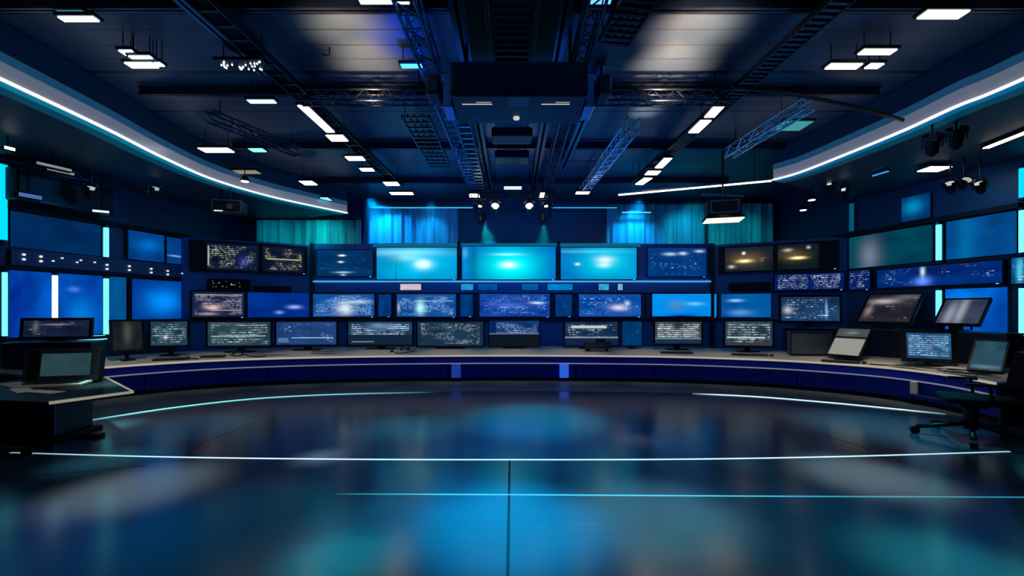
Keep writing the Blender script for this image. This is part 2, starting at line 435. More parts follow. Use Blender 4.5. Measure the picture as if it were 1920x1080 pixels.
# top row
ml = screen('scr_dark_left', (.002, .006, .02), (.004, .012, .04), (.62, .68, .45), 11, 22, .55, .42, (4, 2), 21, [(.72, .35, .1, .18, (.05, .05, .5), .5)], .9,
            bar=[(.15, .9, .02, .05, (.35, .4, .38))])
ml2 = screen('scr_dark_left_b', (.002, .005, .015), (.006, .012, .04), (.7, .68, .3), 11, 18, .55, .48, (3, 3), 25, [], .8, bar=[(.48, .53, .1, .9, (.42, .42, .15))])
wall_monitor('wide dark twin status board with pale yellow text, upper left of the set', 'PL', 354, 577, 3.42, 4.42, None, .07, split=((.12, .56, ml), (.6, .98, ml2)), name='status_board', cat='screen board')
mr = screen('scr_gold', (.004, .008, .014), (.008, .018, .03), (.9, .7, .35), 9, 16, .42, .55, (3, 3), 31,
            [(.42, .42, .13, .06, (1, .75, .4), 1.5), (.4, .75, .03, .05, (1, .9, .7), 1.5), (.45, .5, .3, .25, (.25, .15, .04), .6), (.14, .2, .06, .06, (.7, .7, .6), .8)], .45)
mr2 = screen('scr_gold_b', (.003, .006, .01), (.006, .012, .02), (.9, .75, .4), 8, 12, .38, .58, (3, 2), 35,
             [(.5, .45, .15, .05, (1, .8, .35), 1.8), (.25, .78, .1, .06, (.6, .55, .5), .8), (.4, .55, .3, .2, (.2, .13, .02), .6), (.75, .85, .04, .05, (.8, .7, .6), .8)], .4)
wall_monitor('wide dark twin board with golden lights, upper right of the set', 'PR', 1346, 1574, 3.46, 4.4, None, .06, split=((.05, .48, mr), (.52, .86, mr2)), name='status_board', cat='screen board')
wall_monitor('dark blue top row screen with three small white spots, left of the bright cyan screens', 'C', 592, 701, 3.34, 4.34,
             screen('scr_c2', (.0, .02, .09), (.0, .045, .16), (.1, .3, .5), 10, 6, .4, .5, (2, 3), 41,
                    [(.45, .8, .05, .03, (.9, .9, .8), 1.5), (.43, .55, .04, .03, (.9, .9, .9), 1.2), (.47, .15, .12, .03, (.6, .7, .8), .9), (.47, .05, .04, .03, (.6, .7, .8), .8)], .3), .04, 'dark')
wall_monitor('bright cyan screen, left of the three glowing top row screens', 'C', 705, 858, 3.24, 4.42,
             screen('scr_c3', (.0, .15, .4), (.0, .28, .65), rows=0, seed=44,
                    blobs=[(.55, .5, .42, .5, (0, .45, .5), .9), (.58, .48, .09, .13, (1, .9, .6), 1.), (.35, .85, .4, .1, (.3, .5, .35), .8), (.38, .68, .15, .1, (.3, .45, .3), .7)],
                    bar=[(0, .8, .235, .25, (.0, .1, .25))]), .025, 'dark')
wall_monitor('largest bright cyan screen in the centre of the top row', 'C', 865, 1043, 3.24, 4.46,
             screen('scr_c4', (.0, .11, .45), (.0, .17, .6), rows=0, seed=47,
                    blobs=[(.52, .42, .30, .52, (0, .95, .6), 1.0), (.5, .44, .07, .08, (1, .3, .1), 1.2), (.48, .76, .13, .035, (.35, .3, .2), 1.), (.13, .45, .035, 1, (0, -.06, -.22), 1.), (.03, .8, .03, .15, (.05, .3, .3), .9), (.03, .3, .03, .4, (.0, .1, .2), .9)]), .025, 'dark')
wall_monitor('bright cyan screen with soft white rings, right of the three glowing top row screens', 'C', 1050, 1195, 3.24, 4.42,
             screen('scr_c5', (.0, .14, .48), (.0, .26, .65), rows=0, seed=50,
                    blobs=[(.6, .55, .35, .5, (0, .5, .35), .9), (.58, .62, .1, .1, (1, .45, .3), .8), (.57, .45, .08, .07, (.8, .4, .2), .8), (.22, .48, .03, .04, (.6, .6, .4), 1.2), (.3, .88, .5, .05, (.1, .3, .2), .6)]), .03, 'dark')
wall_monitor('dark blue text screen at the right end of the top row', 'C', 1213, 1326, 3.34, 4.42,
             screen('scr_c6', (.0, .03, .16), (.0, .05, .24), (.55, .8, 1), 12, 12, .42, .5, (3, 4), 53, [(.38, .78, .1, .05, (.5, .7, .8), .9), (.6, .8, .06, .05, (.6, .8, .9), .9), (.88, .88, .07, .04, (.6, .8, .9), .8)], .7), .03, 'dark')
# second row
tm = lambda n, **k: screen(n, **k)
wall_monitor('brownish text monitor at the left end of the second row', 'PL', 356, 462, 1.9, 2.82,
             tm('scr_b1', bg1=(.006, .012, .04), bg2=(.012, .02, .07), tx=(.6, .55, .6), rows=11, freq=14, dens=.6, block=.4, seed=60, blobs=[(.38, .38, .14, .09, (1, .65, .6), .7), (.3, .12, .15, .05, (.6, .5, .5), .6)], tstr=.8, bar=[(.86, .9, .04, .96, (.25, .28, .3)), (.24, .28, .35, .95, (.32, .3, .34))]), .06)
wall_monitor('second row blue monitor with a large white patch, left of the pair', 'C', 585, 704, 1.9, 2.78,
             tm('scr_b2', bg1=(.0, .05, .25), bg2=(.01, .11, .38), tx=(.4, .7, 1), rows=13, freq=20, dens=.6, block=.4, seed=63, blobs=[(.52, .35, .12, .25, (.8, .85, .7), .8), (.7, .65, .2, .08, (.5, .6, .6), .8)], tstr=.7, bar=[(.08, .1, .02, .98, (.1, .25, .5))]), .04, 'dark')
wall_monitor('second row blue monitor with a pale green column of light', 'C', 742, 857, 1.9, 2.78,
             tm('scr_b3', bg1=(.0, .05, .25), bg2=(.01, .09, .36), tx=(.4, .7, 1), rows=12, freq=18, dens=.6, block=.42, seed=66, blobs=[(.4, .4, .07, .3, (.45, .95, .7), .9), (.03, .4, .02, .2, (.7, .6, .6), .6)], tstr=.7, bar=[(.68, .71, .3, .95, (.4, .65, .8))]), .04, 'dark')
wall_monitor('second row indigo monitor below the largest cyan screen', 'C', 897, 1033, 1.9, 2.80,
             tm('scr_b4', bg1=(.0, .035, .26), bg2=(.01, .07, .40), tx=(.3, .55, 1), rows=11, freq=22, dens=.55, block=.42, seed=69, blobs=[(.82, .6, .09, .05, (.6, .9, .8), .9), (.42, .5, .22, .12, (.1, .15, .5), .6)], tstr=.6), .045, 'dark')
wall_monitor('second row blue monitor with a warm orange white patch', 'C', 1083, 1204, 1.9, 2.78,
             tm('scr_b5', bg1=(.0, .05, .30), bg2=(.01, .10, .45), tx=(.4, .75, 1), rows=10, freq=14, dens=.5, block=.45, seed=72, blobs=[(.64, .4, .12, .12, (.9, .75, .6), .8), (.78, .6, .04, .1, (.5, .8, .7), .8)], tstr=.7), .045, 'dark')
wall_monitor('brightest plain blue monitor at the right end of the second row', 'C', 1220, 1346, 1.9, 2.80,
             tm('scr_b6', bg1=(.0, .22, .75), bg2=(.0, .30, .9), rows=0, seed=75, blobs=[(.66, .56, .12, .07, (.2, .5, .1), .7), (.38, .5, .12, .2, (.08, .0, -.35), .8), (.45, -.02, .25, .1, (0, -.3, -.7), .9)]), .05, 'black')
for a, b, m_, lab in ((708, 735, 63, 'left of the pale green column monitor'), (862, 888, 90, 'left of the indigo monitor'), (1040, 1074, 91, 'with a small lit frame right of the indigo monitor')):
    wall_monitor('narrow dark blue side panel ' + lab, 'C', a, b, 1.92, 2.76,
                 tm('scr_n%d' % a, bg1=(.0, .025, .14), bg2=(.0, .05, .22), tx=(.2, .5, .9), rows=8, freq=3, dens=.4, block=.55, seed=m_, tstr=.5), .03, 'dark', name='side_display', cat='display')
# strip of small lit boxes on the ledge between the top and second rows
for px0, px1, colr, lab in ((750, 790, (.75, .6, .75), 'small pale pink lit box on the ledge below the left cyan screen'),
                            (864, 888, (.02, .35, .75), 'small light blue lit box left on the ledge below the largest cyan screen'),
                            (896, 933, (.0, .10, .40), 'small deep blue lit box on the ledge above the indigo monitor'),
                            (978, 1010, (.0, .12, .42), 'small blue lit box on the ledge, second from the bright one'),
                            (1026, 1074, (.0, .25, .75), 'wide bright blue lit box on the ledge under the screen joint'),
                            (1122, 1142, (.05, .45, .8), 'small round cyan lit box on the ledge under the right cyan screen'),
                            (1158, 1168, (.2, .6, .9), 'smallest pale cyan lit box on the ledge at the right')):
    c, w, yaw = wrect('C', px0, px1, .12)
    t = thing('ledge_light_box', lab, 'light box', (*c, 2.865), yaw)
    MB().box((0, .05, .13), (w, .08, .26)).bevel(.012, 1).build('housing', 'dark', t)
    MB().quad([(-w / 2 + .01, .003, .02), (w / 2 - .01, .003, .02), (w / 2 - .01, .003, .24), (-w / 2 + .01, .003, .24)]).build('lit_face', screen('ledgebox%d' % px0, tuple(q * .6 for q in colr), colr, rows=0, seed=px0), t, norm=False)
# tickers on the right wall
grid = screen('ticker_grid', (.0, .008, .07), (.0, .015, .13), (.65, .75, .85), 7, 34, .55, .36, (9, 1.2), 81, [], .75)
wall_monitor('blue ticker board with dense rows of white figures, right of the black speaker bar', 'PR', 1450, 1586, 2.80, 3.40, grid, .04, name='ticker_board', cat='ticker board')
wall_monitor('short ticker board with bright figure columns at the right wall corner', 'R', 1590, 1634, 2.78, 3.42, screen('ticker_b', (.0, .008, .08), (.0, .015, .13), (.7, .75, .85), 7, 9, .5, .42, (4, 2), 84, [], .8), .03, name='ticker_board', cat='ticker board')
wall_monitor('long blue ticker board with scattered text crossing the cyan tube on the right wall', 'R', 1642, 1884, 2.78, 3.38,
             screen('ticker_c', (.0, .008, .09), (.0, .03, .22), (.6, .7, .9), 8, 26, .45, .5, (6, 2), 87, [(.42, .25, .06, .2, (.1, .25, 1), 1.2), (.42, .75, .018, .25, (.6, .9, 1), .9)], .7), .04, name='ticker_board', cat='ticker board')
wall_monitor('ticker board cut by the right edge of the photo', 'R', 1892, 1955, 2.74, 3.40,
             screen('ticker_d', (.0, .03, .12), (.0, .10, .3), (.7, .8, .8), 8, 9, .5, .42, (3, 2), 88, [(.3, .5, .12, .5, (.1, .7, .8), .7)], .8), .04, name='ticker_board', cat='ticker board')

# black speaker bars under the twin boards
def speaker_bar(label, seg, px0, px1, z0, z1, d=.09, lights=()):
    c, w, yaw = wrect(seg, px0, px1, d)
    t = thing('speaker_bar', label, 'speaker', (*c, z0), yaw); h = z1 - z0
    MB().box((0, -.02, h / 2), (w, .14, h)).bevel(.04, 3).build('housing', 'black', t)
    MB().box((0, -.095, h / 2), (w * .9, .01, h * .6)).build('grille', 'blackm', t)
    for u, v, s_ in lights: MB().box((u * w, -.102, v * h), (s_, .006, s_ * .5)).build('indicator_light', glow('tiny_light', (.5, .5, .45), .7), t)
    MB().box((0, .06, h / 2), (w * .4, .04, h * .5)).build('wall_bracket', 'blackm', t)
speaker_bar('black mixer unit with tiny indicator lights under the left twin board', 'PL', 388, 470, 2.84, 3.2, .1,
            [(random.uniform(-.4, .4), random.uniform(.2, .85), random.uniform(.02, .05)) for _ in range(16)])
speaker_bar('slim black speaker bar right of the mixer unit, left side', 'PL', 475, 547, 2.80, 3.0)
speaker_bar('black rounded speaker bar left of the dense ticker board', 'PR', 1366, 1444, 2.82, 3.12)

# ------------------------------------------------------------------ the curved desk
FP = [(-10.2, 9.0), (-9.95, 10.2), (-9.15, 11.1), (-8.17, 11.75), (-6.8, 12.25), (-5, 12.65), (-3, 12.87), (0, 13), (3, 12.87), (5, 12.6), (7.1, 11.9), (8.2, 11.2), (9.05, 10.3), (9.35, 9.2), (9.2, 8.1)]
BP = [(-11.3, 8.9), (-11.15, 10.5), (-10.3, 12.2), (-9.2, 13.2), (-7.5, 13.85), (-5.4, 14.25), (-3.2, 14.5), (0, 14.6), (3.2, 14.5), (5.5, 14.2), (7.9, 13.3), (9.4, 12.4), (10.5, 11.1), (10.95, 9.5), (10.9, 8.1)]
FC, BC = catmull(FP, 8), catmull(BP, 8)
ZF, ZB = .80, .94
def dz(t): return ZF + (ZB - ZF) * t
def lerp2(a, b, t): return (a[0] + (b[0] - a[0]) * t, a[1] + (b[1] - a[1]) * t)
def desk_at(px, t):
    k = kx(px); pts = [lerp2(a, b, t) for a, b in zip(FC, BC)]
    best = None
    for a, b in zip(pts, pts[1:]):
        fa, fb = a[0] - k * a[1], b[0] - k * b[1]
        if fa * fb <= 0 and fa != fb:
            s_ = fa / (fa - fb); p = lerp2(a, b, s_)
            best = (p, math.atan2(b[1] - a[1], b[0] - a[0]))
            if abs(k) < 1.2: break
    if best is None:
        p = pts[0] if k < 0 else pts[-1]; best = (p, 1.2 if k < 0 else -1.3)
    return best
desk = thing('curved_desk', 'long curved news desk with grey worktop and navy front sweeping round the studio', 'desk')
m = MB(); rings = []
for a, b in zip(FC, BC):
    rings.append(m.verts([(*a, ZF), (*b, ZB), (*b, ZB - .05), (*a, ZF - .045)]))
for A, B in zip(rings, rings[1:]):
    for k in range(4): m.b.faces.new((A[k], B[k], B[(k + 1) % 4], A[(k + 1) % 4]))
m.b.faces.new(rings[0]); m.b.faces.new(rings[-1][::-1])
m.build('worktop', 'top', desk)
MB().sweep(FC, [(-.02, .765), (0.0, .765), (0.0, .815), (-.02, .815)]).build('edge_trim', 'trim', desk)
MB().sweep(FC, [(.0, .56), (.06, .56), (.06, .755), (.0, .755)]).build('upper_fascia', 'navy', desk)
MB().sweep(FC, [(-.045, .545), (0.06, .545), (0.06, .572), (-.045, .572)]).build('shelf_trim', glow('fascia_trim', (.8, .8, .95), .22), desk)
MB().sweep(FC, [(.22, 0), (.3, 0), (.3, .12), (.22, .12)]).build('plinth', 'black', desk)
MB().sweep(BC, [(-.08, 0), (-.02, 0), (-.02, .88), (-.08, .88)]).build('back_panel', 'dark', desk)
cuts = [0]
for px in (265, 500, 838, 1070, 1230, 1500, 1700):
    k = kx(px); cuts.append(min(range(len(FC)), key=lambda i: abs(FC[i][0] - k * FC[i][1])))
cuts.append(len(FC) - 1)
for a, b in zip(cuts, cuts[1:]):
    seg_ = FC[a:b + 1]; seg_ = [lerp2(seg_[0], seg_[1], .06)] + seg_[1:-1] + [lerp2(seg_[-1], seg_[-2], .06)]
    MB().sweep(seg_, [(.1, .12), (.14, .12), (.14, .545), (.1, .545)]).build('front_panel', 'navy', desk)
for (a, b) in ((FC[0], BC[0]), (FC[-1], BC[-1])):
    d = math.dist(a, b); an = math.atan2(b[1] - a[1], b[0] - a[0])
    o = MB().box((d / 2, 0, .38), (d - .1, .04, .74)).build('end_panel', 'dark', desk); o.location = (*a, 0); o.rotation_euler = (0, 0, an)
for px, mt in ((855, lp('post_dim', (.01, .06, .3), (.02, .08, .36), 3)), (1058, lp('post_lit', (.02, .16, .8), (.03, .22, .95), 5))):
    (x, y), yw = desk_at(px, 0)
    o = MB().box((0, .04, .335), (.27, .1, .43)).bevel(.012, 1).build('lit_post', mt, desk); o.location = (x, y, 0)
# white bracket and blue rail under the right end
br = [onz(px, py, .35) for px, py in ((1715, 762), (1745, 772), (1788, 786))]
(x, y), yw = desk_at(1716, 0)
for nm, mb_, mt in (('bracket', MB().box((0, -.04, .40), (.13, .08, .3)).bevel(.025, 3), 'lgrey'), ('lower_rail', MB().tube([(.0, -.04, .26), (.1, -.03, .235), (.9, -.06, .235)], .018), 'steel')):
    o = mb_.build(nm, mt, desk); o.location = (x, y, 0); o.rotation_euler = (0, 0, yw)

# hutch behind the right part of the desk and console left
hp = [lerp2(a, b, .86) for a, b in zip(FC, BC)]
def cutpath(path, px0, px1):
    return [p for p in path if px0 <= CX + F_ * p[0] / p[1] <= px1]
hr = cutpath(hp, 1455, 1905)
t = thing('desk_hutch', 'dark raised hutch shelf behind the right part of the desk carrying tilted screens', 'shelf unit')
MB().sweep(hr, [(0.02, .95), (.42, .95), (.42, 1.64), (.02, 1.64)]).build('cabinet', 'dark', t)
MB().sweep(hr, [(-.04, 1.64), (.46, 1.64), (.46, 1.68), (-.04, 1.68)]).build('shelf', surf('hutch_shelf', (.10, .17, .22), .35, .3), t)
(x, y), yw = desk_at(1518, .62)
t = thing('equipment_cabinet', 'plain grey equipment cabinet on the desk below the blue monitor, right side', 'cabinet', (x, y, dz(.66)), yw * .5)
MB().box((0, 0, .34), (1.05, .28, .66)).bevel(.015, 1).build('body', 'grey', t)
frame_mb(1.05, .66, .01, .03, .02, -.145).build('door_frame', 'dsteel', t)
MB().box((.4, -.16, .33), (.02, .02, .12)).build('handle', 'bsteel', t)

def desk_monitor(label, px0, px1, py0, py1, t_, mat, yawk=.5, pitch=0., case='black', bz=.055, zbase=None, name='desk_monitor', at=None, stand=True, depth=.09, kb=False, yaw=None):
    mid = (px0 + px1) / 2
    if at: (x, y), ty = at
    else: (x, y), ty = desk_at(mid, t_)
    yw = ty * yawk if yaw is None else yaw; c_, s_ = math.cos(yw), math.sin(yw)
    ts = [(kx(p) * y - x) / (c_ - kx(p) * s_) for p in (px0, px1)]
    w = ts[1] - ts[0]; mt = (ts[0] + ts[1]) / 2; x += c_ * mt; y += s_ * mt
    zb = dz(t_) if zbase is None else zbase
    z0, z1 = zat(py1, y) - zb, zat(py0, y) - zb
    z0 = max(z0, .03); h = (z1 - z0) / math.cos(pitch)
    t = thing(name, label, 'monitor', (x, y, zb + .012), yw)
    rot = Matrix.Rotation(-pitch, 4, 'X'); T = Matrix.Translation((0, 0, z0)) @ rot
    def fin(o): o.matrix_local = T; return o
    b = MB().box((0, .04, h / 2), (w, .05, h)).box((0, .075, h * .48), (w * .7, .05, h * .62)).bevel(.012, 1)
    fin(b.build('housing', case, t))
    fin(frame_mb(w, h, 0, bz, .03).build('bezel', case, t))
    fin(scr_quad(w, h, 0, bz, -.004).build('screen', mat, t, norm=False))
    fin(MB().box((w / 2 - .15, -.018, bz * .45), (.06, .006, .014)).build('button_row', 'grey', t))
    if stand:
        if pitch > .3:
            za, ya = z0 + h * .55 * math.cos(pitch), h * .55 * math.sin(pitch) + .09
            MB().cyl((-w * .15, ya, za), (-w * .15, ya + .02, .01), .02).cyl((w * .15, ya, za), (w * .15, ya + .02, .01), .02).build('stand_prop', 'blackm', t)
            MB().box((0, .03, z0 * .5), (w * .3, .05, z0)).bevel(.004, 1).build('stand_neck', 'blackm', t)
        else: MB().box((0, .11, z0 * .5 + h * .12), (w * .12, .04, z0 + h * .25)).bevel(.008, 1).build('stand_neck', 'blackm', t)
        MB().box((0, .07, .012), (w * .42, .30, .024)).bevel(.01, 2).build('stand_foot', case, t)
    return t
tx = lambda n, seed, a=(.01, .03, .05), b=(.02, .06, .09), c=(.42, .6, .75), **k: screen(n, a, b, c, seed=seed, **k)
DM = desk_monitor
DM('grey teal text monitor in the desk row, beside the tall angled monitor on the left', 278, 356, 600, 652, .62, tx('scr_a3', 101, rows=9, freq=12, dens=.6, block=.4, tstr=.7, blobs=[(.4, .35, .06, .08, (.6, .6, .55), .8)]), .4)
DM('tall dark angled monitor seen from its side, left end of the desk row', 207, 272, 600, 660, .45, tx('scr_a2', 102, (.004, .008, .01), (.012, .016, .02), rows=0, blobs=[(.5, .6, .15, .4, (.07, .07, .05), .8)]), 1.0, R(8), kb=True)
DM('desk row monitor with pale green grey text, fourth from the left end', 386, 511, 601, 652, .65, tx('scr_a4', 104, (.01, .03, .05), (.03, .07, .09), (.42, .6, .66), rows=8, freq=16, dens=.62, block=.38, tstr=.75, bar=[(.38, .42, .05, .92, (.35, .45, .45))]), .4)
DM('desk row monitor with blue screen and short white text, left half', 515, 634, 601, 650, .7, tx('scr_a5', 105, (.01, .04, .14), (.015, .06, .22), (.5, .7, 1), rows=9, freq=14, dens=.5, block=.5, tstr=.7, bar=[(.28, .32, .25, .95, (.35, .5, .75)), (.1, .3, .03, .2, (.08, .18, .3))]), .4)
DM('desk row monitor with white text cluster over a dark lower half', 650, 776, 601, 650, .72, tx('scr_a6', 106, (.008, .025, .06), (.015, .06, .13), (.6, .75, .95), rows=10, freq=16, dens=.6, block=.42, tstr=.8, blobs=[(.5, .8, .2, .12, (.15, .3, .5), .7)], bar=[(.0, .42, .0, 1., (.006, .018, .04)), (.1, .16, .05, .4, (.12, .18, .24))]), .3)
DM('desk row monitor with scattered grey code text, just left of centre', 780, 909, 601, 652, .72, tx('scr_a7', 107, (.006, .022, .045), (.012, .04, .08), (.45, .62, .68), rows=12, freq=22, dens=.55, block=.42, tstr=.75), .2)
DM('desk row monitor with blue text above a black lower half, centre', 915, 1013, 600, 652, .74, tx('scr_a8', 108, (.003, .02, .10), (.01, .05, .2), (.45, .6, .95), rows=11, freq=20, dens=.6, block=.4, tstr=.7, bar=[(.0, .46, .0, 1., (.004, .008, .014)), (.46, .51, .0, 1., (.10, .16, .24)), (0.51, 1., 0, .14, (0, .02, .1))]), 0, bz=.04)
DM('desk row monitor with a white headline bar, behind the small control unit', 1056, 1162, 601, 651, .74, tx('scr_a9', 109, (.004, .016, .05), (.01, .03, .09), (.6, .7, .7), rows=8, freq=18, dens=.55, block=.4, tstr=.6, bar=[(.72, .84, .12, .78, (.5, .58, .56)), (.30, .36, .0, 1., (.25, .28, .3)), (.0, .3, 0, 1, (.004, .018, .06))]), .1)
DM('narrow dark blue desk display right of the headline monitor', 1165, 1205, 602, 650, .76, tx('scr_a9b', 110, (.0, .03, .12), (.0, .05, .18), (.4, .6, .8), rows=6, freq=3, dens=.4, block=.55, tstr=.6), .1, bz=.03)
DM('desk row monitor filled with bright grey white scribbled text', 1225, 1318, 601, 648, .7, tx('scr_a10', 111, (.02, .035, .05), (.05, .08, .1), (.7, .75, .78), rows=9, freq=12, dens=.66, block=.3, tstr=.8, bar=[(0, .25, 0, 1, (.01, .03, .06)), (.2, .25, 0, 1, (.15, .25, .33))]), .2)
DM('desk row monitor with a bold white text line on grey blue, right half', 1356, 1452, 600, 652, .68, tx('scr_a11', 112, (.01, .03, .05), (.03, .06, .09), (.6, .7, .75), rows=8, freq=14, dens=.6, block=.36, tstr=.75, bar=[(.3, .36, .04, .85, (.5, .58, .62)), (0, .14, 0, 1, (.04, .04, .05))]), .4)
DM('tilted console screen with a pale blank sheet, right side of the desk', 1548, 1612, 617, 668, .30, tx('scr_a12', 113, (.05, .07, .08), (.08, .10, .1), (.5, .5, .5), rows=0, bar=[(0, .62, .03, .98, (.30, .30, .27)), (.62, .7, 0, 1, (.01, .01, .015))], blobs=[(.5, .84, .2, .05, (.15, .15, .15), .8)]), 1.0, R(42), bz=.03, yaw=-1.1)
DM('black desk monitor with bright blue text, right side of the desk', 1690, 1796, 618, 681, .4, tx('scr_a13', 114, (.01, .05, .14), (.03, .14, .3), (.45, .65, .85), rows=10, freq=12, dens=.65, block=.36, tstr=.75), .45, R(6), bz=.10, depth=.16)
DM('tilted dark teal screen beside the office chair, right end of the desk', 1812, 1880, 641, 697, .35, tx('scr_a14', 115, (.012, .05, .08), (.03, .09, .13), rows=0, blobs=[(.5, .1, .5, .06, (.12, .16, .2), .8)]), 1., R(42), bz=.035, yaw=-1.05)
# screens on the hutch
HZ = 1.68
def hut(px, tt=.95): return desk_at(px, tt)
DM('monitor with blue camera interface on the right hutch', 1460, 1580, 553, 607, .9, tx('scr_b8', 120, (.004, .02, .06), (.015, .06, .16), (.5, .65, .85), rows=9, freq=13, dens=.5, block=.45, tstr=.8, blobs=[(.12, .45, .07, .14, (.6, .6, .55), .8), (.78, .5, .02, .3, (.2, .5, .9), .8)]), .45, R(3), zbase=HZ, bz=.07)
DM('tilted monitor with brownish white streak, middle of the right hutch', 1603, 1708, 550, 607, .84, tx('scr_b9', 121, (.008, .008, .015), (.025, .02, .035), (.6, .5, .5), rows=8, freq=9, dens=.45, block=.52, tstr=.5, blobs=[(.35, .75, .25, .09, (.55, .5, .5), .8), (.12, .4, .07, .2, (.4, .3, .25), .6), (.75, .9, .25, .08, (.15, .14, .16), .7)]), .65, R(44), zbase=HZ, bz=.05, yaw=-1.1)
DM('tilted monitor with broad pale grey swoosh, right end of the hutch', 1748, 1838, 560, 610, .80, tx('scr_b10', 122, (.02, .03, .06), (.05, .06, .09), rows=0, blobs=[(.25, .35, .12, .5, (.3, .33, .4), .8), (.5, .5, .1, .6, (.36, .38, .42), .8), (.85, .2, .2, .4, (.0, .02, .05), .5)]), .7, R(44), zbase=HZ, bz=.045, yaw=-1.15)
# left console with dark monitor
(x, y), yw = desk_at(104, .55)
y = 9.75; x = kx(104) * y
t = thing('console_cabinet', 'dark teal console cabinet under the far left dark monitor', 'cabinet', (x, y, dz(.7)), .35)
MB().box((0, 0, .28), (1.5, .5, .54)).bevel(.02, 2).build('body', 'dark', t)
MB().box((0, -.02, .56), (1.56, .56, .03)).bevel(.01, 1).build('top_board', surf('console_top', (.10, .2, .28), .3, .3), t)
for z in (.15, .3, .45): MB().box((0, -.255, z), (1.3, .01, .015)).build('vent_line', 'blackm', t)
DM('dark monitor with faint reddish text standing on the far left console', 36, 172, 597, 641, .6, tx('scr_a0', 130, (.004, .008, .025), (.01, .016, .05), (.5, .42, .45), rows=8, freq=10, dens=.45, block=.52, tstr=.55, blobs=[(.18, .6, .04, .35, (.12, .13, .12), .8), (.5, .75, .2, .05, (.4, .3, .35), .6)]), at=((x, y + .02), 0), yaw=.3, pitch=R(6), zbase=dz(.7) + .577, bz=.06)
# ------------------------------------------------------------------ left wing table with terminal
wt = [(-6.5, 7.32), (-8.3, 8.75), (-9.9, 8.6), (-9.6, 6.9), (-7.0, 6.45)]
t = thing('side_table', 'dark low side table with pale edge at the left foreground', 'table')
MB().prism(wt, .755, .795).build('table_top', 'black', t)
wtc = wt[::-1] + [wt[-1]]
MB().sweep([wt[4], wt[0], wt[1]], [(-.01, .76), (.03, .76), (.03, .802), (-.01, .802)]).build('edge_trim', glow('side_table_trim', (1, .9, .65), .28), t)  # faint glow put in so the edge reads as lit
MB().prism([(-8.45, 7.0), (-7.62, 7.12), (-7.75, 7.9), (-8.6, 7.8)], .06, .755).bevel(.03, 2).build('cabinet', 'dark', t)
MB().prism([(-8.5, 6.95), (-7.5, 7.07), (-7.6, 7.95), (-8.65, 7.85)], 0.0, .06).bevel(.02, 1).build('plinth', 'black', t)
MB().box((-7.3, 7.35, .03), (.45, .14, .06), Matrix.Rotation(.1, 3, 'Z')).bevel(.02, 2).build('foot', 'blackm', t)
MB().box((-7.64, 7.12, .4), (.03, .03, .66)).build('corner_post', 'steel', t)
x, y = kx(130) * 8.2, 8.05
t = thing('console_terminal', 'black terminal with a blank grey screen on the left side table', 'terminal', (x, y, .795), .25)
T = Matrix.Rotation(R(-8), 4, 'X')
for nm, mb_, mt in (('housing', MB().box((0, .1, .36), (1.12, .22, .62)).bevel(.05, 3), 'black'), ('bezel', frame_mb(1.14, .62, .05, .10, .05, -.02), 'char'),
                    ('screen', MB().quad([(-.33, -.03, .13), (.45, -.03, .13), (.45, -.03, .58), (-.33, -.03, .58)]), screen('terminal_grey', (.015, .045, .055), (.025, .06, .07), rows=0, seed=3)),
                    ('side_grip', MB().box((-.42, -.03, .36), (.2, .04, .56)).bevel(.01, 1), 'black')):
    o = mb_.build(nm, mt, t, norm=(nm != 'screen')); o.matrix_local = T
MB().box((.05, -.22, .03), (.95, .34, .05), Matrix.Rotation(.06, 3, 'X')).bevel(.015, 2).build('keyboard_deck', 'lgrey', t)
k_ = MB()
for i in range(12):
    for j in range(4): k_.box((-.34 + i * .07, -.32 + j * .06, .062 + j * .004), (.05, .04, .014))
k_.build('keys', 'char', t)
MB().box((0, .06, .03), (1.0, .42, .05)).bevel(.015, 1).build('base', 'black', t)

def paper(label, x, y, z, rz, w=.3, l=.42, tilt=0):
    o = MB()
    n = 6
    for i in range(n):
        a, b = -l / 2 + l * i / n, -l / 2 + l * (i + 1) / n
        za, zb_ = .004 * math.sin(i), .004 * math.sin(i + 1)
        o.box((0, (a + b) / 2, .004 + (za + zb_) / 4), (w, l / n, .006))
    o = o.build('paper_sheet', 'paper'); o.location = (x, y, z); o.rotation_euler = (tilt, 0, rz)
    return tag(o, label, 'paper')
paper('long pale sheet at the left end of the side table', -9.2, 7.95, .797, 1.1, .35, .9)
paper('narrow pale sheet in front of the terminal on the side table', -8.5, 7.4, .797, 1.0, .22, .7)
paper('curled pale sheet nearest the camera on the side table', -7.95, 7.25, .797, 1.3, .2, .7)
tilt = math.atan2(ZB - ZF, 1.6)
def dpaper(label, px, t_, rz, w=.5, l=.34):
    (x, y), yw = desk_at(px, t_); paper(label, x, y, dz(t_) + .012, rz + yw, w, l, 0)

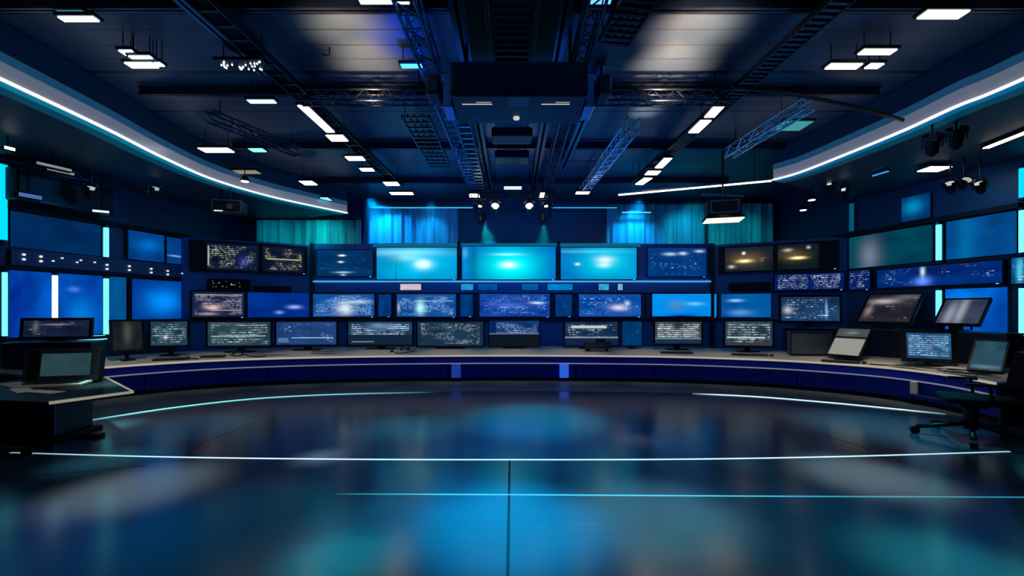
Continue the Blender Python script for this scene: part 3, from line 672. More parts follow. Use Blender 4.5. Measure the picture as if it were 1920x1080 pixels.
def keyboard(label, px, t_, w=.75, extra=0, at=None, col='char'):
    (x, y), yw = desk_at(px, t_)
    t = thing('keyboard', label, 'keyboard', (x, y, dz(t_) + .012), yw * .8 + extra)
    MB().box((0, 0, .015), (w, .25, .03)).bevel(.008, 2).build('body', col, t)
    k = MB(); n = int(w / .055)
    for i in range(n):
        for j in range(4): k.box((-w / 2 + .035 + i * (w - .05) / n, -.085 + j * .055, .035), (.036, .038, .012))
    k.build('keys', 'grey' if col == 'char' else 'char', t); return t
def mouse(label, px, t_):
    (x, y), yw = desk_at(px, t_)
    t = thing('mouse', label, 'mouse', (x, y, dz(t_) + .01), yw)
    b = MB(); bmesh.ops.create_uvsphere(b.b, u_segments=14, v_segments=8, radius=.07)
    for v in b.b.verts: v.co = (v.co.x * .75, v.co.y * 1.2, max(v.co.z, 0) * .7)
    b.build('body', 'black', t, True)
    MB().cyl((-.01, -.04, .045), (.01, -.04, .045), .014).build('scroll_wheel', 'grey', t)
keyboard('grey keyboard in front of the grey teal text monitor, left', 322, .25, .8)
keyboard('dark keyboard left of the headset on the desk', 400, .30, .6)
keyboard('pale flat keyboard in front of the blue monitor, left half', 606, .35, .7, 0, None, 'lgrey')
keyboard('dark keyboard in front of the scribbled text monitor', 1268, .35, .95)
keyboard('black keyboard in front of the bold white line monitor', 1405, .34, .95)
keyboard('black oval based keyboard under the tilted blank sheet screen', 1575, .12, .8)
keyboard('long pale keyboard in front of the bright blue text monitor, right', 1722, .12, .9, 0, None, 'lgrey')
keyboard('pale keyboard by the tilted teal screen, right end', 1822, .12, .8, .1, None, 'lgrey')
mouse('black mouse below the tilted blank sheet screen', 1620, .15)
mouse('black mouse on the centre left desk, below the white cluster monitor', 735, .4)
mouse('black mouse at the bold white line monitor', 1447, .35)
mouse('black mouse at the left keyboard', 352, .3)
dpaper('pale sheet lying left of the bright blue text monitor', 1655, .22, .3)
dpaper('pale sheet in front of the long pale keyboard, right', 1752, .02 + .06, -.1, .6, .22)
dpaper('pale sheet on the desk between chair and tilted teal screen', 1795, .45, .5, .4, .5)
dpaper('pale sheet on the desk below the pale green grey text monitor', 520, .35, .1)
def cable(label, pts, r=.014, name='cable'):
    o = MB().tube(catmull(pts, 6), r).build(name, 'black', smooth=True); return tag(o, label, 'cable')
def dp(px, t_, up=.02):
    (x, y), _ = desk_at(px, t_); return (x, y, dz(t_) + up)
cable('black looped cable on the desk, left half', [dp(430, .4), dp(445, .25), dp(460, .35), dp(470, .2), dp(485, .1, .03), dp(500, .2)])
cable('thin black cable by the left keyboard', [dp(335, .35), dp(345, .15), dp(360, .2), dp(372, .12)])
cable('short black cable below the white cluster monitor', [dp(740, .3), dp(750, .2), dp(765, .3), dp(778, .45)])
cable('thin black cable trailing over the right desk end', [dp(1690, .05, .03), dp(1730, .2), dp(1770, .1, .03), dp(1800, .2), dp(1830, .08, .03)])
def headset(label, px, t_):
    (x, y), yw = desk_at(px, t_)
    t = thing('headset', label, 'headset', (x, y, dz(t_) + .012), yw)
    pts = [(.13 * math.cos(a), 0, .02 + .13 * math.sin(a)) for a in [PI * i / 12 for i in range(13)]]
    MB().tube([(p[0], p[2] * .9 - .05, .05 + .02 * math.sin(i)) for i, p in enumerate(pts)], .016).build('headband', 'black', t, True)
    for s_ in (-1, 1): MB().cyl((s_ * .13, -.06, .05), (s_ * .09, -.06, .05), .055).build('ear_cup', 'black', t)
    MB().tube([(.13, -.08, .05), (.10, -.16, .05), (.03, -.2, .05)], .008).build('microphone_arm', 'blackm', t, True)
headset('black headset lying on the desk beside the looped cable', 447, .5)
headset('small black headset below the white cluster monitor', 760, .55)
(x, y), yw = desk_at(1120, .45)
t = thing('control_unit', 'black button control unit on a short stand, in front of the headline monitor', 'control unit', (x, y, dz(.45) + .012), 0)
MB().box((0, 0, .17), (.85, .22, .2), Matrix.Rotation(-.3, 3, 'X')).bevel(.02, 2).build('body', 'black', t)
b = MB()
for i in range(9):
    for j in range(3): b.box((-.34 + i * .085, -.115 - .03 + j * .02 - .0, .10 + j * .06), (.05, .02, .03))
b.build('buttons', 'grey', t)
MB().cyl((-.3, 0, 0), (-.3, 0, .1), .07).build('stand', 'black', t)
MB().cyl((.3, 0, 0), (.3, 0, .1), .04).build('stand', 'black', t)
MB().box((.1, .0, .33), (.3, .12, .12)).bevel(.03, 2).build('camera_head', 'black', t)

# ------------------------------------------------------------------ office chairs
def office_chair(label, x, y, rz, sz=.62, legs=5, phase=.3, backh=.55, sc=1.3, off=0.):
    t = thing('office_chair', label, 'chair', (x, y, 0), rz); t.scale = (sc, sc, sc)
    for i in range(legs):
        a = phase + 2 * PI * i / legs; c_, s_ = math.cos(a), math.sin(a)
        lg = MB().tube([(c_ * .04, s_ * .04, .20), (c_ * .28, s_ * .28, .15), (c_ * .54, s_ * .54, .10)], .03).build('leg', 'blackm', t, True)
        cs = MB().cyl((c_ * .56 - s_ * .035, s_ * .56 + c_ * .035, .05), (c_ * .56 + s_ * .035, s_ * .56 - c_ * .035, .05), .05, seg=14)
        cs.cyl((c_ * .54, s_ * .54, .05), (c_ * .54, s_ * .54, .11), .015)
        cs.build('caster', 'black', lg)
    MB().cyl((0, 0, .13), (0, 0, .45), .075).cyl((0, 0, .45), (0, 0, sz - .06), .045).build('column', 'blackm', t, True)
    MB().box((0, 0, sz - .06), (.3, .26, .05)).bevel(.01, 1).build('mechanism', 'blackm', t)
    MB().box((0, off * .4, sz), (.56, .54 + off, .09)).bevel(.04, 3).build('seat', 'fabric', t, True)
    b = MB(); n, mrows = 8, 6; g = []
    for j in range(mrows + 1):
        v = j / mrows; row = []
        for i in range(n + 1):
            u = i / n * 2 - 1; w = .27 * (1 - .25 * v ** 2)
            row.append((u * w, .30 + off + .06 * v - .07 * (u * u), sz + .16 + v * backh))
        g.append(row)
    V = [[b.b.verts.new(p) for p in r] for r in g]
    for j in range(mrows):
        for i in range(n): b.b.faces.new((V[j][i], V[j][i + 1], V[j + 1][i + 1], V[j + 1][i]))
    o = b.build('backrest', 'fabric', t, True)
    s_ = o.modifiers.new('Solidify', 'SOLIDIFY'); s_.thickness = .06
    rim = [g[0][0]] + [r[0] for r in g[1:]] + [q for q in g[-1][1:]] + [r[-1] for r in g[-2::-1]]
    MB().tube([(p[0], p[1] - .005, p[2]) for p in rim], .016).build('back_rim', 'grey', t, True)
    MB().tube([(0, .1, sz - .05), (0, .34 + off, sz - .02), (0, .38 + off, sz + .35)], .025).build('back_support', 'blackm', t, True)
    for s1 in (-1, 1):
        MB().tube([(s1 * .27, .12, sz - .02), (s1 * .34, .10, sz + .05), (s1 * .34, .08, sz + .22)], .018).box((s1 * .34, 0, sz + .23), (.07, .28, .03)).build('armrest', 'black', t)
    return t
office_chair('black five star office chair at the right end of the desk', 7.8, 7.25, -2.15, .52, phase=-.2, backh=.46, off=.2)
office_chair('black office chair cut by the left edge of the photo', -7.85, 6.0, 2.9, .42, phase=.25, sc=1.25)

# ------------------------------------------------------------------ floor strips and seams
def strip(name, label, pts, w, mat, z=.004, smooth=True, sub=8):
    p = catmull(pts, sub) if smooth else pts
    o = MB().sweep(p, [(-w / 2, 0), (w / 2, 0), (w / 2, z), (-w / 2, z)]).build(name, mat)
    return tag(o, label, 'floor light')
arcL = [(-8.4, 8.38), (-7.6, 9.5), (-6.3, 10.5), (-4.4, 11.05), (-2, 11.3)]
arcR = [(4.7, 11.12), (6.1, 10.75), (7.4, 10.1), (8.4, 9.45), (9.1, 8.95)]
apron_in = catmull([(-8.4, 8.38), (-7.6, 9.5), (-6.3, 10.5), (-4.4, 11.05), (-2, 11.3), (1, 11.4), (4.7, 11.12), (6.1, 10.75), (7.4, 10.1), (8.4, 9.45), (9.1, 8.95)], 8)
struct('floor_apron', MB().prism([(x, y + .03) for x, y in apron_in] + [(9.5, 8.4), (9.7, 9.4), (9.3, 10.6), (8.3, 11.5), (7.2, 12.2), (5, 12.9), (0, 13.3), (-5, 12.95), (-7, 12.5), (-8.4, 12.0), (-9.4, 11.3), (-10.2, 10.3), (-10.4, 9.0), (-9.2, 8.4)], 0, .006), 'apron')
strip('floor_light_strip', 'glowing turquoise arc strip in the floor, left half before the desk', arcL, .045, glow('arc_l', (.25, .85, .9), 1.5, [(0, .3), (.12, 1), (.7, .6), (1, 0)]), .012)
strip('floor_light_strip', 'glowing pale arc strip in the floor, right half before the desk', arcR, .045, glow('arc_r', (.55, .95, 1), 1.7, [(0, .1), (.15, 1), (.85, .9), (1, .1)]), .012)
strip('floor_light_strip', 'long white light line crossing the whole floor', [(-7.7, 6.55), (-5.2, 6.36), (-2.5, 6.26), (0, 6.24), (2.5, 6.26), (5, 6.38), (7.7, 6.6)], .036, glow('line_white', (.5, .85, 1), 1.5, [(0, .25), (.2, 1), (.8, 1), (1, .5)]))
strip('floor_light_strip', 'cyan light line nearest the camera, from centre to the right edge', [(-2.1, 5.08), (0, 5.06), (3, 5.02), (6.3, 4.99)], .028, glow('line_cyan', (.06, .6, .85), 1.1, [(0, .1), (.15, .9), (.45, 1), (.7, .5), (1, .3)]))
for i, (a, b, w, mt) in enumerate((((-.035, 3.2), (-.035, 6.2), .028, 'black'), ((-7.2, 5.35), (-5.15, 6.0), .012, 'black'), ((5.2, 8.9), (5.65, 6.6), .014, 'grey'), ((-5.1, 6.95), (-5.0, 8.3), .012, 'grey'))):
    tn[0] += 1
    tag(MB().sweep([a, b], [(-w / 2, 0), (w / 2, 0), (w / 2, .003), (-w / 2, .003)]).build('trim_%d' % tn[0], mt), 'floor seam', kind='structure')

# ------------------------------------------------------------------ soffits and coves
SL = catmull([(-7.45, 2.5), (-7.6, 6.3), (-7.7, 8.1), (-7.87, 9.6), (-7.85, 11.3), (-7.2, 13.1), (-5.85, 15.1)], 8)
SR = catmull([(6.9, 11.24), (7.2, 10.6), (7.4, 9.2), (7.5, 8.1), (7.5, 7.16), (7.6, 6.3), (7.6, 2.5)], 8)
ZS = 5.6
M['soff'] = surf('soffit_paint', (.01, .05, .09), .5)
struct('ceiling_soffit_left', MB().prism(SL + [(-9.8, 16.9), (-10.25, 16.9), (-10.55, 13.5), (-11.45, 9.6), (-11.7, 2.5)], ZS, HC - .01), 'soff')
struct('ceiling_soffit_right', MB().prism(SR + [(11.7, 2.5), (11.45, 9.6), (10.6, 13.4)], ZS, HC - .01), 'soff')
def cove(label, path, fadew=None, right=False):
    t = thing('cove_light', label, 'cove light')
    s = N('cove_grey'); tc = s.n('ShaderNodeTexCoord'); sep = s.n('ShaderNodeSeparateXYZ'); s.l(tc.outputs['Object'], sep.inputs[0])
    M['covegrey'] = s.bsdf((.32, .33, .38), .35, .3, (.11, .12, .15), .8)  # slight emission added where the light line brightens the band
    MB().sweep(path, [(-.03, ZS + .05), (-.012, ZS + .05), (-.012, ZS + .27), (-.03, ZS + .27)]).build('reflector_band', 'covegrey', t)
    MB().sweep(path, [(-.06, ZS + .27), (-.012, ZS + .27), (-.012, ZS + .42), (-.03, ZS + .42)]).build('upper_band', glow('cove_blue%d' % right, (.01, .06, .14), .8), t)  # blue glow above the band, put in as emission
    MB().sweep(path, [(-.07, ZS - .01), (-.02, ZS - .01), (-.02, ZS + .02), (-.07, ZS + .02)]).build('light_line', glow('cove_white%d' % right, (1, .95, .92), 2.2, fadew), t)
    MB().sweep(path, [(0, ZS - .018), (.15, ZS - .018), (.15, ZS - .004), (0, ZS - .004)]).build('underside_glow', glow('cove_teal%d' % right, (.0, .20, .34) if not right else (.0, .14, .34), .8), t)  # teal light on the soffit underside, put in as a glowing strip
    MB().sweep(path, [(.15, ZS - .016), (.42, ZS - .016), (.42, ZS - .004), (.15, ZS - .004)]).build('outer_glow', glow('cove_outer%d' % right, (.0, .055, .10), .7), t)  # falloff of that teal light, added as a wider dim strip
cove('long curved cove light with white line and grey band, left ceiling', SL)
cove('long curved cove light with grey band, right ceiling', SR, None, True)
def rod_light(label, a, b, z, mat, r=.03, hang=True):
    (ax, ay), (bx, by) = a, b; c = ((ax + bx) / 2, (ay + by) / 2); L = math.dist(a, b); an = math.atan2(by - ay, bx - ax)
    t = thing('linear_light', label, 'ceiling light', (*c, z), an)
    MB().box((0, 0, .03), (L, r * 2.4, .05)).bevel(.008, 1).build('housing', 'grey', t)
    MB().cyl((-L / 2, 0, -.0), (L / 2, 0, 0), r).build('tube', mat, t, True)
    for u in (-.4, .4): MB().cyl((u * L, 0, .05), (u * L, 0, HC - z), .008, seg=6).build('hanger', 'blackm', t)
rod_light('thin white linear light running into the right cove', (3.16, 12.65), (6.85, 11.26), 5.6, 'led', .032)
rod_light('thin pale blue linear light above the back curtain, left of the hanging spot cluster', (-5.3, 16.3), (-1.5, 16.3), zat(389, 16.3), glow('bl1', (.05, .45, .8), 1.3), .03)
rod_light('thin blue linear light above the back wall, right of the hanging spot cluster', (1.35, 16.3), (4.0, 16.3), zat(389, 16.3), glow('bl2', (.03, .35, .75), 1.2), .03)
rod_light('short bright blue linear light over the right curtain', (4.2, 16.3), (5.3, 16.3), zat(398, 16.3), glow('bl3', (.1, .6, .9), 1.5), .025)

# curtains
def curtain(label, x0, x1, y, z0, z1, mat, name='curtain'):
    t = thing(name, label, 'curtain', ((x0 + x1) / 2, y, z0))
    n = int((x1 - x0) * 26); b = MB(); lo, hi = [], []
    W = x1 - x0
    for i in range(n + 1):
        x = -W / 2 + W * i / n
        d = .06 * math.sin(x * 13 + 1.3 * math.sin(x * 2.1)) + .03 * math.sin(x * 31)
        lo.append(b.b.verts.new((x, d, 0))); hi.append(b.b.verts.new((x, d * .6, z1 - z0)))
    for i in range(n): b.b.faces.new((lo[i], lo[i + 1], hi[i + 1], hi[i]))
    b.build('cloth', mat, t, True)
    MB().cyl((-W / 2, 0, z1 - z0 + .02), (W / 2, 0, z1 - z0 + .02), .03).build('curtain_rail', 'blackm', t)
curtain('tall teal pleated curtain behind the left twin board', -9.6, -5.65, 16.0, 2.4, 5.55, 'curtL')
curtain('blue lit pleated curtain left of the centre, above the bright cyan screens', -5.6, -2.1, 16.65, 2.4, 6.2, 'curtR')
curtain('blue and teal pleated curtain right of the centre', 3.7, 7.5, 16.65, 2.4, 6.3, 'curtR')
curtain('dark teal pleated curtain behind the right twin board', 7.6, 10.1, 16.5, 2.4, 6.3, 'curtL')
t = thing('glass_header', 'dark blue glossy header panel with faint reflections behind the spot cluster', 'wall panel', (.8, 16.7, 0))
MB().box((0, 0, 3), (5.8, .06, 6.0)).build('panel', surf('header', (.003, .045, .10), .35, spec=.2), t)
for u in (-2.8, -1.1, 1.1, 2.8): MB().box((u, -.04, 3), (.04, .03, 6.)).build('mullion', 'dark', t)
# right wall panels above rail (lit strips)
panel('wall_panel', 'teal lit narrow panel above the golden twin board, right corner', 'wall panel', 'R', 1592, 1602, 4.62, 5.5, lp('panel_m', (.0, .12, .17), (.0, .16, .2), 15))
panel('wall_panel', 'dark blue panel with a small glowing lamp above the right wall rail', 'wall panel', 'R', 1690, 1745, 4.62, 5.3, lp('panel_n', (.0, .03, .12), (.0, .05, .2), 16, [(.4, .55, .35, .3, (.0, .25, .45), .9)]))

# ------------------------------------------------------------------ trusses, trays, rails
def truss(label, a, b, z, s=.28, mat='steel', bay=.35, name='lighting_truss'):
    (ax, ay), (bx, by) = a, b; L = math.dist(a, b); an = math.atan2(by - ay, bx - ax)
    t = thing(name, label, 'truss', (ax, ay, z), an)
    h = s / 2
    for yy in (-h, h):
        for zz in (0, s): MB().cyl((0, yy, zz), (L, yy, zz), .022, seg=8).build('chord', mat, t, True)
    n = max(2, int(L / bay)); m = MB()
    for i in range(n):
        x0, x1 = L * i / n, L * (i + 1) / n
        for yy in (-h, h): m.cyl((x0, yy, 0 if i % 2 else s), (x1, yy, s if i % 2 else 0), .011, seg=5)
        for zz in (0, s): m.cyl((x0, -h if i % 2 else h, zz), (x1, h if i % 2 else -h, zz), .011, seg=5)
        m.cyl((x0, -h, 0), (x0, h, 0), .011, seg=5)
    m.build('lattice', mat, t)
    if z + s < HC - .05:
        for f in (.1, .9): MB().cyl((L * f, 0, s), (L * f, 0, HC - z), .012, seg=6).build('hanger', 'blackm', t)
    return t
def tray(label, a, b, z, w=.4, mat='steel', rung=.22, name='cable_tray', rmat=None):
    (ax, ay), (bx, by) = a, b; L = math.dist(a, b); an = math.atan2(by - ay, bx - ax)
    t = thing(name, label, 'cable tray', (ax, ay, z), an)
    for s_ in (-1, 1): MB().box((L / 2, s_ * w / 2, .04), (L, .025, .09)).build('side_rail', mat, t)
    m = MB(); n = int(L / rung)
    rg = MB().box((0, 0, .02), (.05, w, .03)).build('rung', rmat or mat, t)
    for i in range(n + 1):
        o = rg if i == 0 else rg.copy()
        if i: COL.objects.link(o)
        o.parent = t; o.location = (L * i / n, 0, 0)
    b_ = MB()
    for k in range(3): b_.tube([(L * i / 12, (k - 1) * w * .25 + .03 * math.sin(i * 1.7 + k), .07) for i in range(13)], .02, 6)
    b_.build('cables', 'black', t)
    for f in (.08, .5, .92): MB().cyl((L * f, w / 2, .08), (L * f, w / 2, HC - z), .01, seg=6).build('hanger', 'blackm', t)
    return t
truss('long steel box truss left of the ceiling centre line', (-1.35, 4.2), (-1.22, 14.2), 6.0, .26, 'steel', .26)
truss('long dark box truss right of the ceiling centre line', (1.05, 4.2), (1.12, 14.2), 6.0, .22, 'dsteel', .3)
tray('bright runged cable tray left of centre running to the back', (-.98, 8.2), (-.98, 13.6), 5.95, .26, 'dsteel', .3, rmat='bsteel')
tray('dark wide cable tray left of the bright runged tray', (-1.95, 8.6), (-1.95, 11.6), 6.05, .55, 'dsteel', .25)
truss('bright lattice truss right of centre in front of the back wall', (2.55, 8.9), (2.33, 13.9), 5.95, .24, 'bsteel', .2)
truss('dark cross truss on the left between lamp rail and centre truss', (-3.85, 7.75), (-1.45, 7.75), 5.95, .2, 'dsteel', .2)
truss('dark cross truss on the right between centre truss and lamp rail', (1.3, 7.75), (3.95, 7.75), 5.95, .2, 'dsteel', .2)
truss('short grey truss segment beyond the right lamp rail', (5.5, 7.9), (5.3, 10.4), 5.9, .22, 'bsteel', .22)
truss('short dark truss segment left beyond the left lamp rail', (-6.1, 8.6), (-5.3, 10.6), 6.0, .2, 'dsteel', .3)
tray('long black lamp tray running along the left ceiling', (-4.05, 4.4), (-3.62, 13.6), 6.12, .3, 'blackm', .3)
tray('long runged lamp tray running along the right ceiling', (4.25, 4.4), (3.85, 13.2), 6.12, .3, 'blackm', .12, rmat='dsteel')
tray('black slotted cable tray above the right of the black central unit', (1.75, 4.3), (1.5, 6.3), 6.1, .45, 'blackm', .12)
def beam(label, a, b, z, w, h, mat, name='ceiling_beam'):
    (ax, ay), (bx, by) = a, b; L = math.dist(a, b); an = math.atan2(by - ay, bx - ax)
    t = thing(name, label, 'beam', (ax, ay, z), an)
    MB().box((L / 2, 0, h / 2), (L, w * .25, h)).build('web', mat, t)
    for zz in (0, h): MB().box((L / 2, 0, zz + (.01 if zz == 0 else -.01)), (L, w, .02)).build('flange', mat, t)
    return t
beam('flat steel blue beam beside the left lamp tray', (-4.35, 4.6), (-4.25, 7.3), 6.2, .16, .3, 'steel')
beam('dark beam left of the centre truss', (-.75, 4.2), (-.75, 14.5), 6.25, .2, .25, 'dsteel')
beam('dark beam right of the centre duct', (.72, 4.2), (.72, 14.5), 6.25, .2, .25, 'dsteel')
beam('blue lit beam right of the centre, ending at the back spot cluster', (1.55, 7.4), (1.45, 12.2), 6.2, .2, .25, 'steel')
for i, (yy, lab) in enumerate(((5.9, 'nearest dark ceiling beam crossing above the warm lit panels'), (8.25, 'dark ceiling beam crossing behind the cross trusses'), (11.0, 'dark ceiling beam crossing the middle of the ceiling'), (14.0, 'farthest dark ceiling beam before the back wall'))):
    beam(lab, (-7.2, yy), (7.1, yy), 6.33, .1, .16, 'dsteel')
# central duct with pipes
t = thing('air_duct', 'black slatted air duct along the ceiling centre above the camera end', 'air duct', (0, 4.2, 6.05))
MB().box((0, 1.6, .13), (1.25, 3.2, .24)).bevel(.02, 1).build('duct_body', 'black', t)
m = MB()
for i in range(22): MB().box((0, .1 + i * .145, -.002), (.5, .03, .02)).build('slat', 'dark', t)
for x in (-.32, .32): MB().cyl((x, 0, -.03), (x, 3.2, -.03), .03).build('pipe', 'dsteel', t)
t = thing('hanging_cable', 'black curved cable drooping from the right lamp tray to the cove', 'cable')
q = [onz(1370, 168, 6.0), onz(1480, 178, 5.95), onz(1600, 203, 5.85), onz(1710, 230, 5.8)]
MB().tube(catmull([(*q[0], 6.05), (*q[1], 5.97), (*q[2], 5.88), (*q[3], 5.8)], 6), .035).build('cable_sheath', 'black', t, True)
MB().box((*q[3], 5.8), (.3, .06, .06)).build('plug', 'blackm', t)
# central black unit
t = thing('ceiling_console', 'large black equipment unit hanging from the centre of the ceiling', 'ceiling unit', (.1, 6.6, 5.3))
MB().box((0, 0, .24), (2.0, .95, .46)).bevel(.04, 2).build('body', 'black', t)
MB().box((0, .0, -.015), (1.96, .9, .03)).bevel(.01, 1).build('underside', 'black', t)
MB().box((0, .47, .0), (2.1, .03, .025)).build('lower_edge', surf('teal_edge', (.05, .2, .22), .3, .5), t)
for s_ in (-1, 1):
    MB().box((s_ * 1.08, .1, .22), (.16, .5, .5)).bevel(.02, 1).build('side_bracket', 'steel', t)
    MB().cyl((s_ * .8, 0, .45), (s_ * .8, 0, 1.2), .025).build('hanger', 'blackm', t)
    MB().box((s_ * 1.28, -.1, .25), (.2, .4, .3)).bevel(.03, 1).build('side_motor', 'black', t)
for x, w in ((-.62, .45), (.55, .42)):
    MB().box((x, -.22, -.034), (w, .012, .01)).build('light_slot', glow('slot%d' % (x > 0), (.7, .75, .7), .7), t)
    MB().box((x + .1, -.28, -.034), (w * .5, .01, .01)).build('light_slot', glow('slotb%d' % (x > 0), (.6, .65, .6), .5), t)
MB().box((0, -.3, -.03), (.3, .3, .02)).build('vent_panel', 'dark', t)
MB().cyl((-.03, .22, -.06), (-.03, .22, -.02), .05).build('lens', glow('lens_g', (.7, .75, .7), .8), t)
# smaller hanging boxes toward the back
for yy, w, z, lab in ((9.6, .9, 6.0, 'dark hanging box first behind the central black unit'), (10.8, .85, 5.95, 'dark hanging box second behind the central black unit')):
    t = thing('hanging_box', lab, 'ceiling unit', (0, yy, z))
    MB().box((0, 0, .1), (w, .5, .2)).bevel(.02, 1).build('body', 'black', t)
    MB().box((0, -.26, .1), (w * .9, .01, .08)).build('front_strip', 'dsteel', t)
    for s_ in (-1, 1): MB().cyl((s_ * w * .4, 0, .2), (s_ * w * .4, 0, HC - z), .012, seg=6).build('hanger', 'blackm', t)

# ------------------------------------------------------------------ ceiling lights
LN = [0]
def ceiling_light(label, px0, px1, py0, py1, mat='led', z=6.2, rail=False, hx=None, name='ceiling_light', thin=.05):
    """panel lamp; py0/py1 = far/near extent"""
    D0 = (z - H) * F_ / (HY - py0); D1 = (z - H) * F_ / (HY - py1)
    Dm = (D0 + D1) / 2; xc = kx((px0 + px1) / 2) * Dm; w = (px1 - px0) / F_ * Dm; l = max(abs(D1 - D0), .1)
    t = thing(name, label, 'ceiling light', (xc, Dm, z))
    MB().box((0, 0, thin / 2 + .012), (w * 1.08 + .03, l + .06, thin)).bevel(.01, 1).build('housing', 'blackm', t)
    b = MB().box((0, 0, .004), (w, l, .018)); b.bevel(.006, 1).build('diffuser', mat, t)
    top = (HC if abs(xc) < 7.3 else 6.5) - z
    for s_ in (-1, 1): MB().cyl((s_ * w * .4, 0, thin), (s_ * w * .4, 0, top), .008, seg=6).build('hanger', 'blackm', t)
    return t
CLt = ceiling_light
def rail_lamp(label, x0, y0, x1, y1, z, w, mat):
    L = math.dist((x0, y0), (x1, y1)); an = math.atan2(y1 - y0, x1 - x0)
    t = thing('linear_light', label, 'ceiling light', ((x0 + x1) / 2, (y0 + y1) / 2, z), an)
    MB().box((0, 0, .035), (L + .06, w * 1.3, .05)).bevel(.01, 1).build('housing', 'blackm', t)
    MB().box((0, 0, .0), (L, w, .02)).bevel(.006, 1).build('diffuser', mat, t)
    for s_ in (-1, 1): MB().cyl((s_ * L * .4, 0, .06), (s_ * L * .4, 0, 6.14 - z), .01, seg=6).build('hanger', 'blackm', t)
ZL = 6.0
def railpx(label, a, b, mat='ledwarm', w=.14):
    (x0, y0), (x1, y1) = onz(*a, ZL), onz(*b, ZL); rail_lamp(label, x0, y0, x1, y1, ZL, w, mat)
railpx('long bright linear lamp on the left lamp tray', (566, 198), (620, 248), w=.18)
railpx('bright linear lamp on the right lamp tray, nearer of the two', (1350, 198), (1330, 220), w=.2)
railpx('bright linear lamp on the right lamp tray, just behind the nearer one', (1324, 226), (1300, 249), w=.22)
railpx('upper linear lamp of the far group on the right lamp tray', (1253, 297), (1235, 315), w=.2)
railpx('last linear lamp at the far end of the right lamp tray', (1216, 334), (1198, 346), w=.24)
CLt('small flat lamp right behind the long linear lamp, left tray', 616, 648, 254, 265, 'ledwarm', 6.0)
CLt('small oval lamp second behind the long linear lamp, left tray', 650, 682, 294, 301, 'ledwarm', 6.0)
CLt('small lamp third behind the long linear lamp, left tray', 676, 700, 316, 321, 'ledwarm', 6.0)
CLt('small lamp fourth behind the long linear lamp, left tray', 721, 747, 342, 348, 'ledwarm', 6.0)
CLt('last flat lamp at the far end of the left tray', 732, 774, 361, 365, 'ledwarm', 6.0)
CLt('small lamp between the two linear lamps of the right tray far group', 1212, 1236, 321, 328, 'ledwarm', 6.0)
CLt('white rectangular lamp cut by the top edge, left of the centre truss', 673, 766, -6, 8, 'led', 6.1)
CLt('white flat lamp in the upper left corner of the ceiling', 114, 181, 34, 39, 'ledcool', 6.2)
CLt('dim teal flat lamp just above the upper left corner lamp', 112, 160, 20, 29, glow('dimteal', (.04, .22, .3), .7), 6.3)
CLt('round white lamp above the left lamp cluster', 228, 253, 95, 104, 'ledcool', 6.2)
CLt('flat white lamp of the left lamp cluster', 240, 292, 118, 128, 'ledcool', 6.1)
CLt('small lamp of the left lamp cluster, middle', 245, 285, 107, 111, 'ledcool', 6.15)
CLt('tiny lamp at the right of the left lamp cluster', 292, 305, 119, 124, 'ledcool', 6.1)
CLt('small pale cyan lamp left of the left lamp tray', 466, 516, 188, 194, glow('pcy', (.35, .8, 1), 3), 6.1)
CLt('white oblong lamp just right of the left cove light', 378, 433, 278, 286, 'led', 6.0)
CLt('tiny turquoise lamp beside the white oblong lamp', 470, 496, 279, 285, glow('tcy', (.15, .75, .9), 2.5), 6.0)
CLt('dim brown lamp over a small white spot, near the left cove', 442, 484, 320, 326, glow('dimbr', (.25, .22, .17), 1), 6.0)
CLt('small white lamp at the left ceiling before the curtain', 566, 590, 340, 347, 'led', 6.0)
CLt('tiny pale blue lamp near the end of the left cove', 604, 618, 371, 376, 'ledcyan', 5.9)
CLt('bright blue lamp at the left side of the centre truss', 752, 791, 121, 128, glow('bcy', (.05, .5, 1), 3), 6.15)
CLt('large white lamp in the upper right corner of the ceiling', 1729, 1808, 20, 36, 'led', 6.2)
CLt('white oblong lamp left below the upper right corner lamp', 1614, 1676, 93, 103, 'led', 6.2)
CLt('left white lamp of the right pair', 1552, 1612, 120, 130, 'led', 6.15)
CLt('small right white lamp of the right pair', 1626, 1652, 120, 129, 'led', 6.15)
CLt('pale blue lamp above the slotted tray at the top edge', 1108, 1146, -4, 8, glow('pb', (.15, .5, .95), 1.5), 6.2)
CLt('teal disc lamp beside the short grey truss, right', 1460, 1512, 228, 245, glow('tealdisc', (.06, .4, .42), .7), 6.0)
CLt('small grey white lamp on the centre line at the back', 945, 978, 350, 356, glow('cw', (.6, .75, .8), 1.2), 6.1)
CLt('small white lamp at the foot of the bright lattice truss', 1080, 1105, 360, 364, 'led', 5.9)
CLt('small white lamp at the end of the bright runged tray', 880, 899, 364, 370, 'led', 5.85)
CLt('small white lamp at the end of the centre right truss', 1012, 1020, 362, 372, 'led', 5.85)
CLt('slanted white lamp in the right soffit', 1732, 1772, 313, 322, 'ledwarm', 5.5, thin=.04)
def sof(label, a, b, mat, w=.07):
    z = 5.52; (x0, y0), (x1, y1) = onz(*a, z), onz(*b, z); rail_lamp(label, x0, y0, x1, y1, z, w, mat)
sof('long slanted white lamp in the right soffit cut by the right edge', (1848, 278), (1935, 244), 'ledwarm', .12)
sof('thin blue slanted lamp in the right soffit', (1636, 330), (1666, 321), glow('thb', (.05, .3, .6), 1.2), .06)

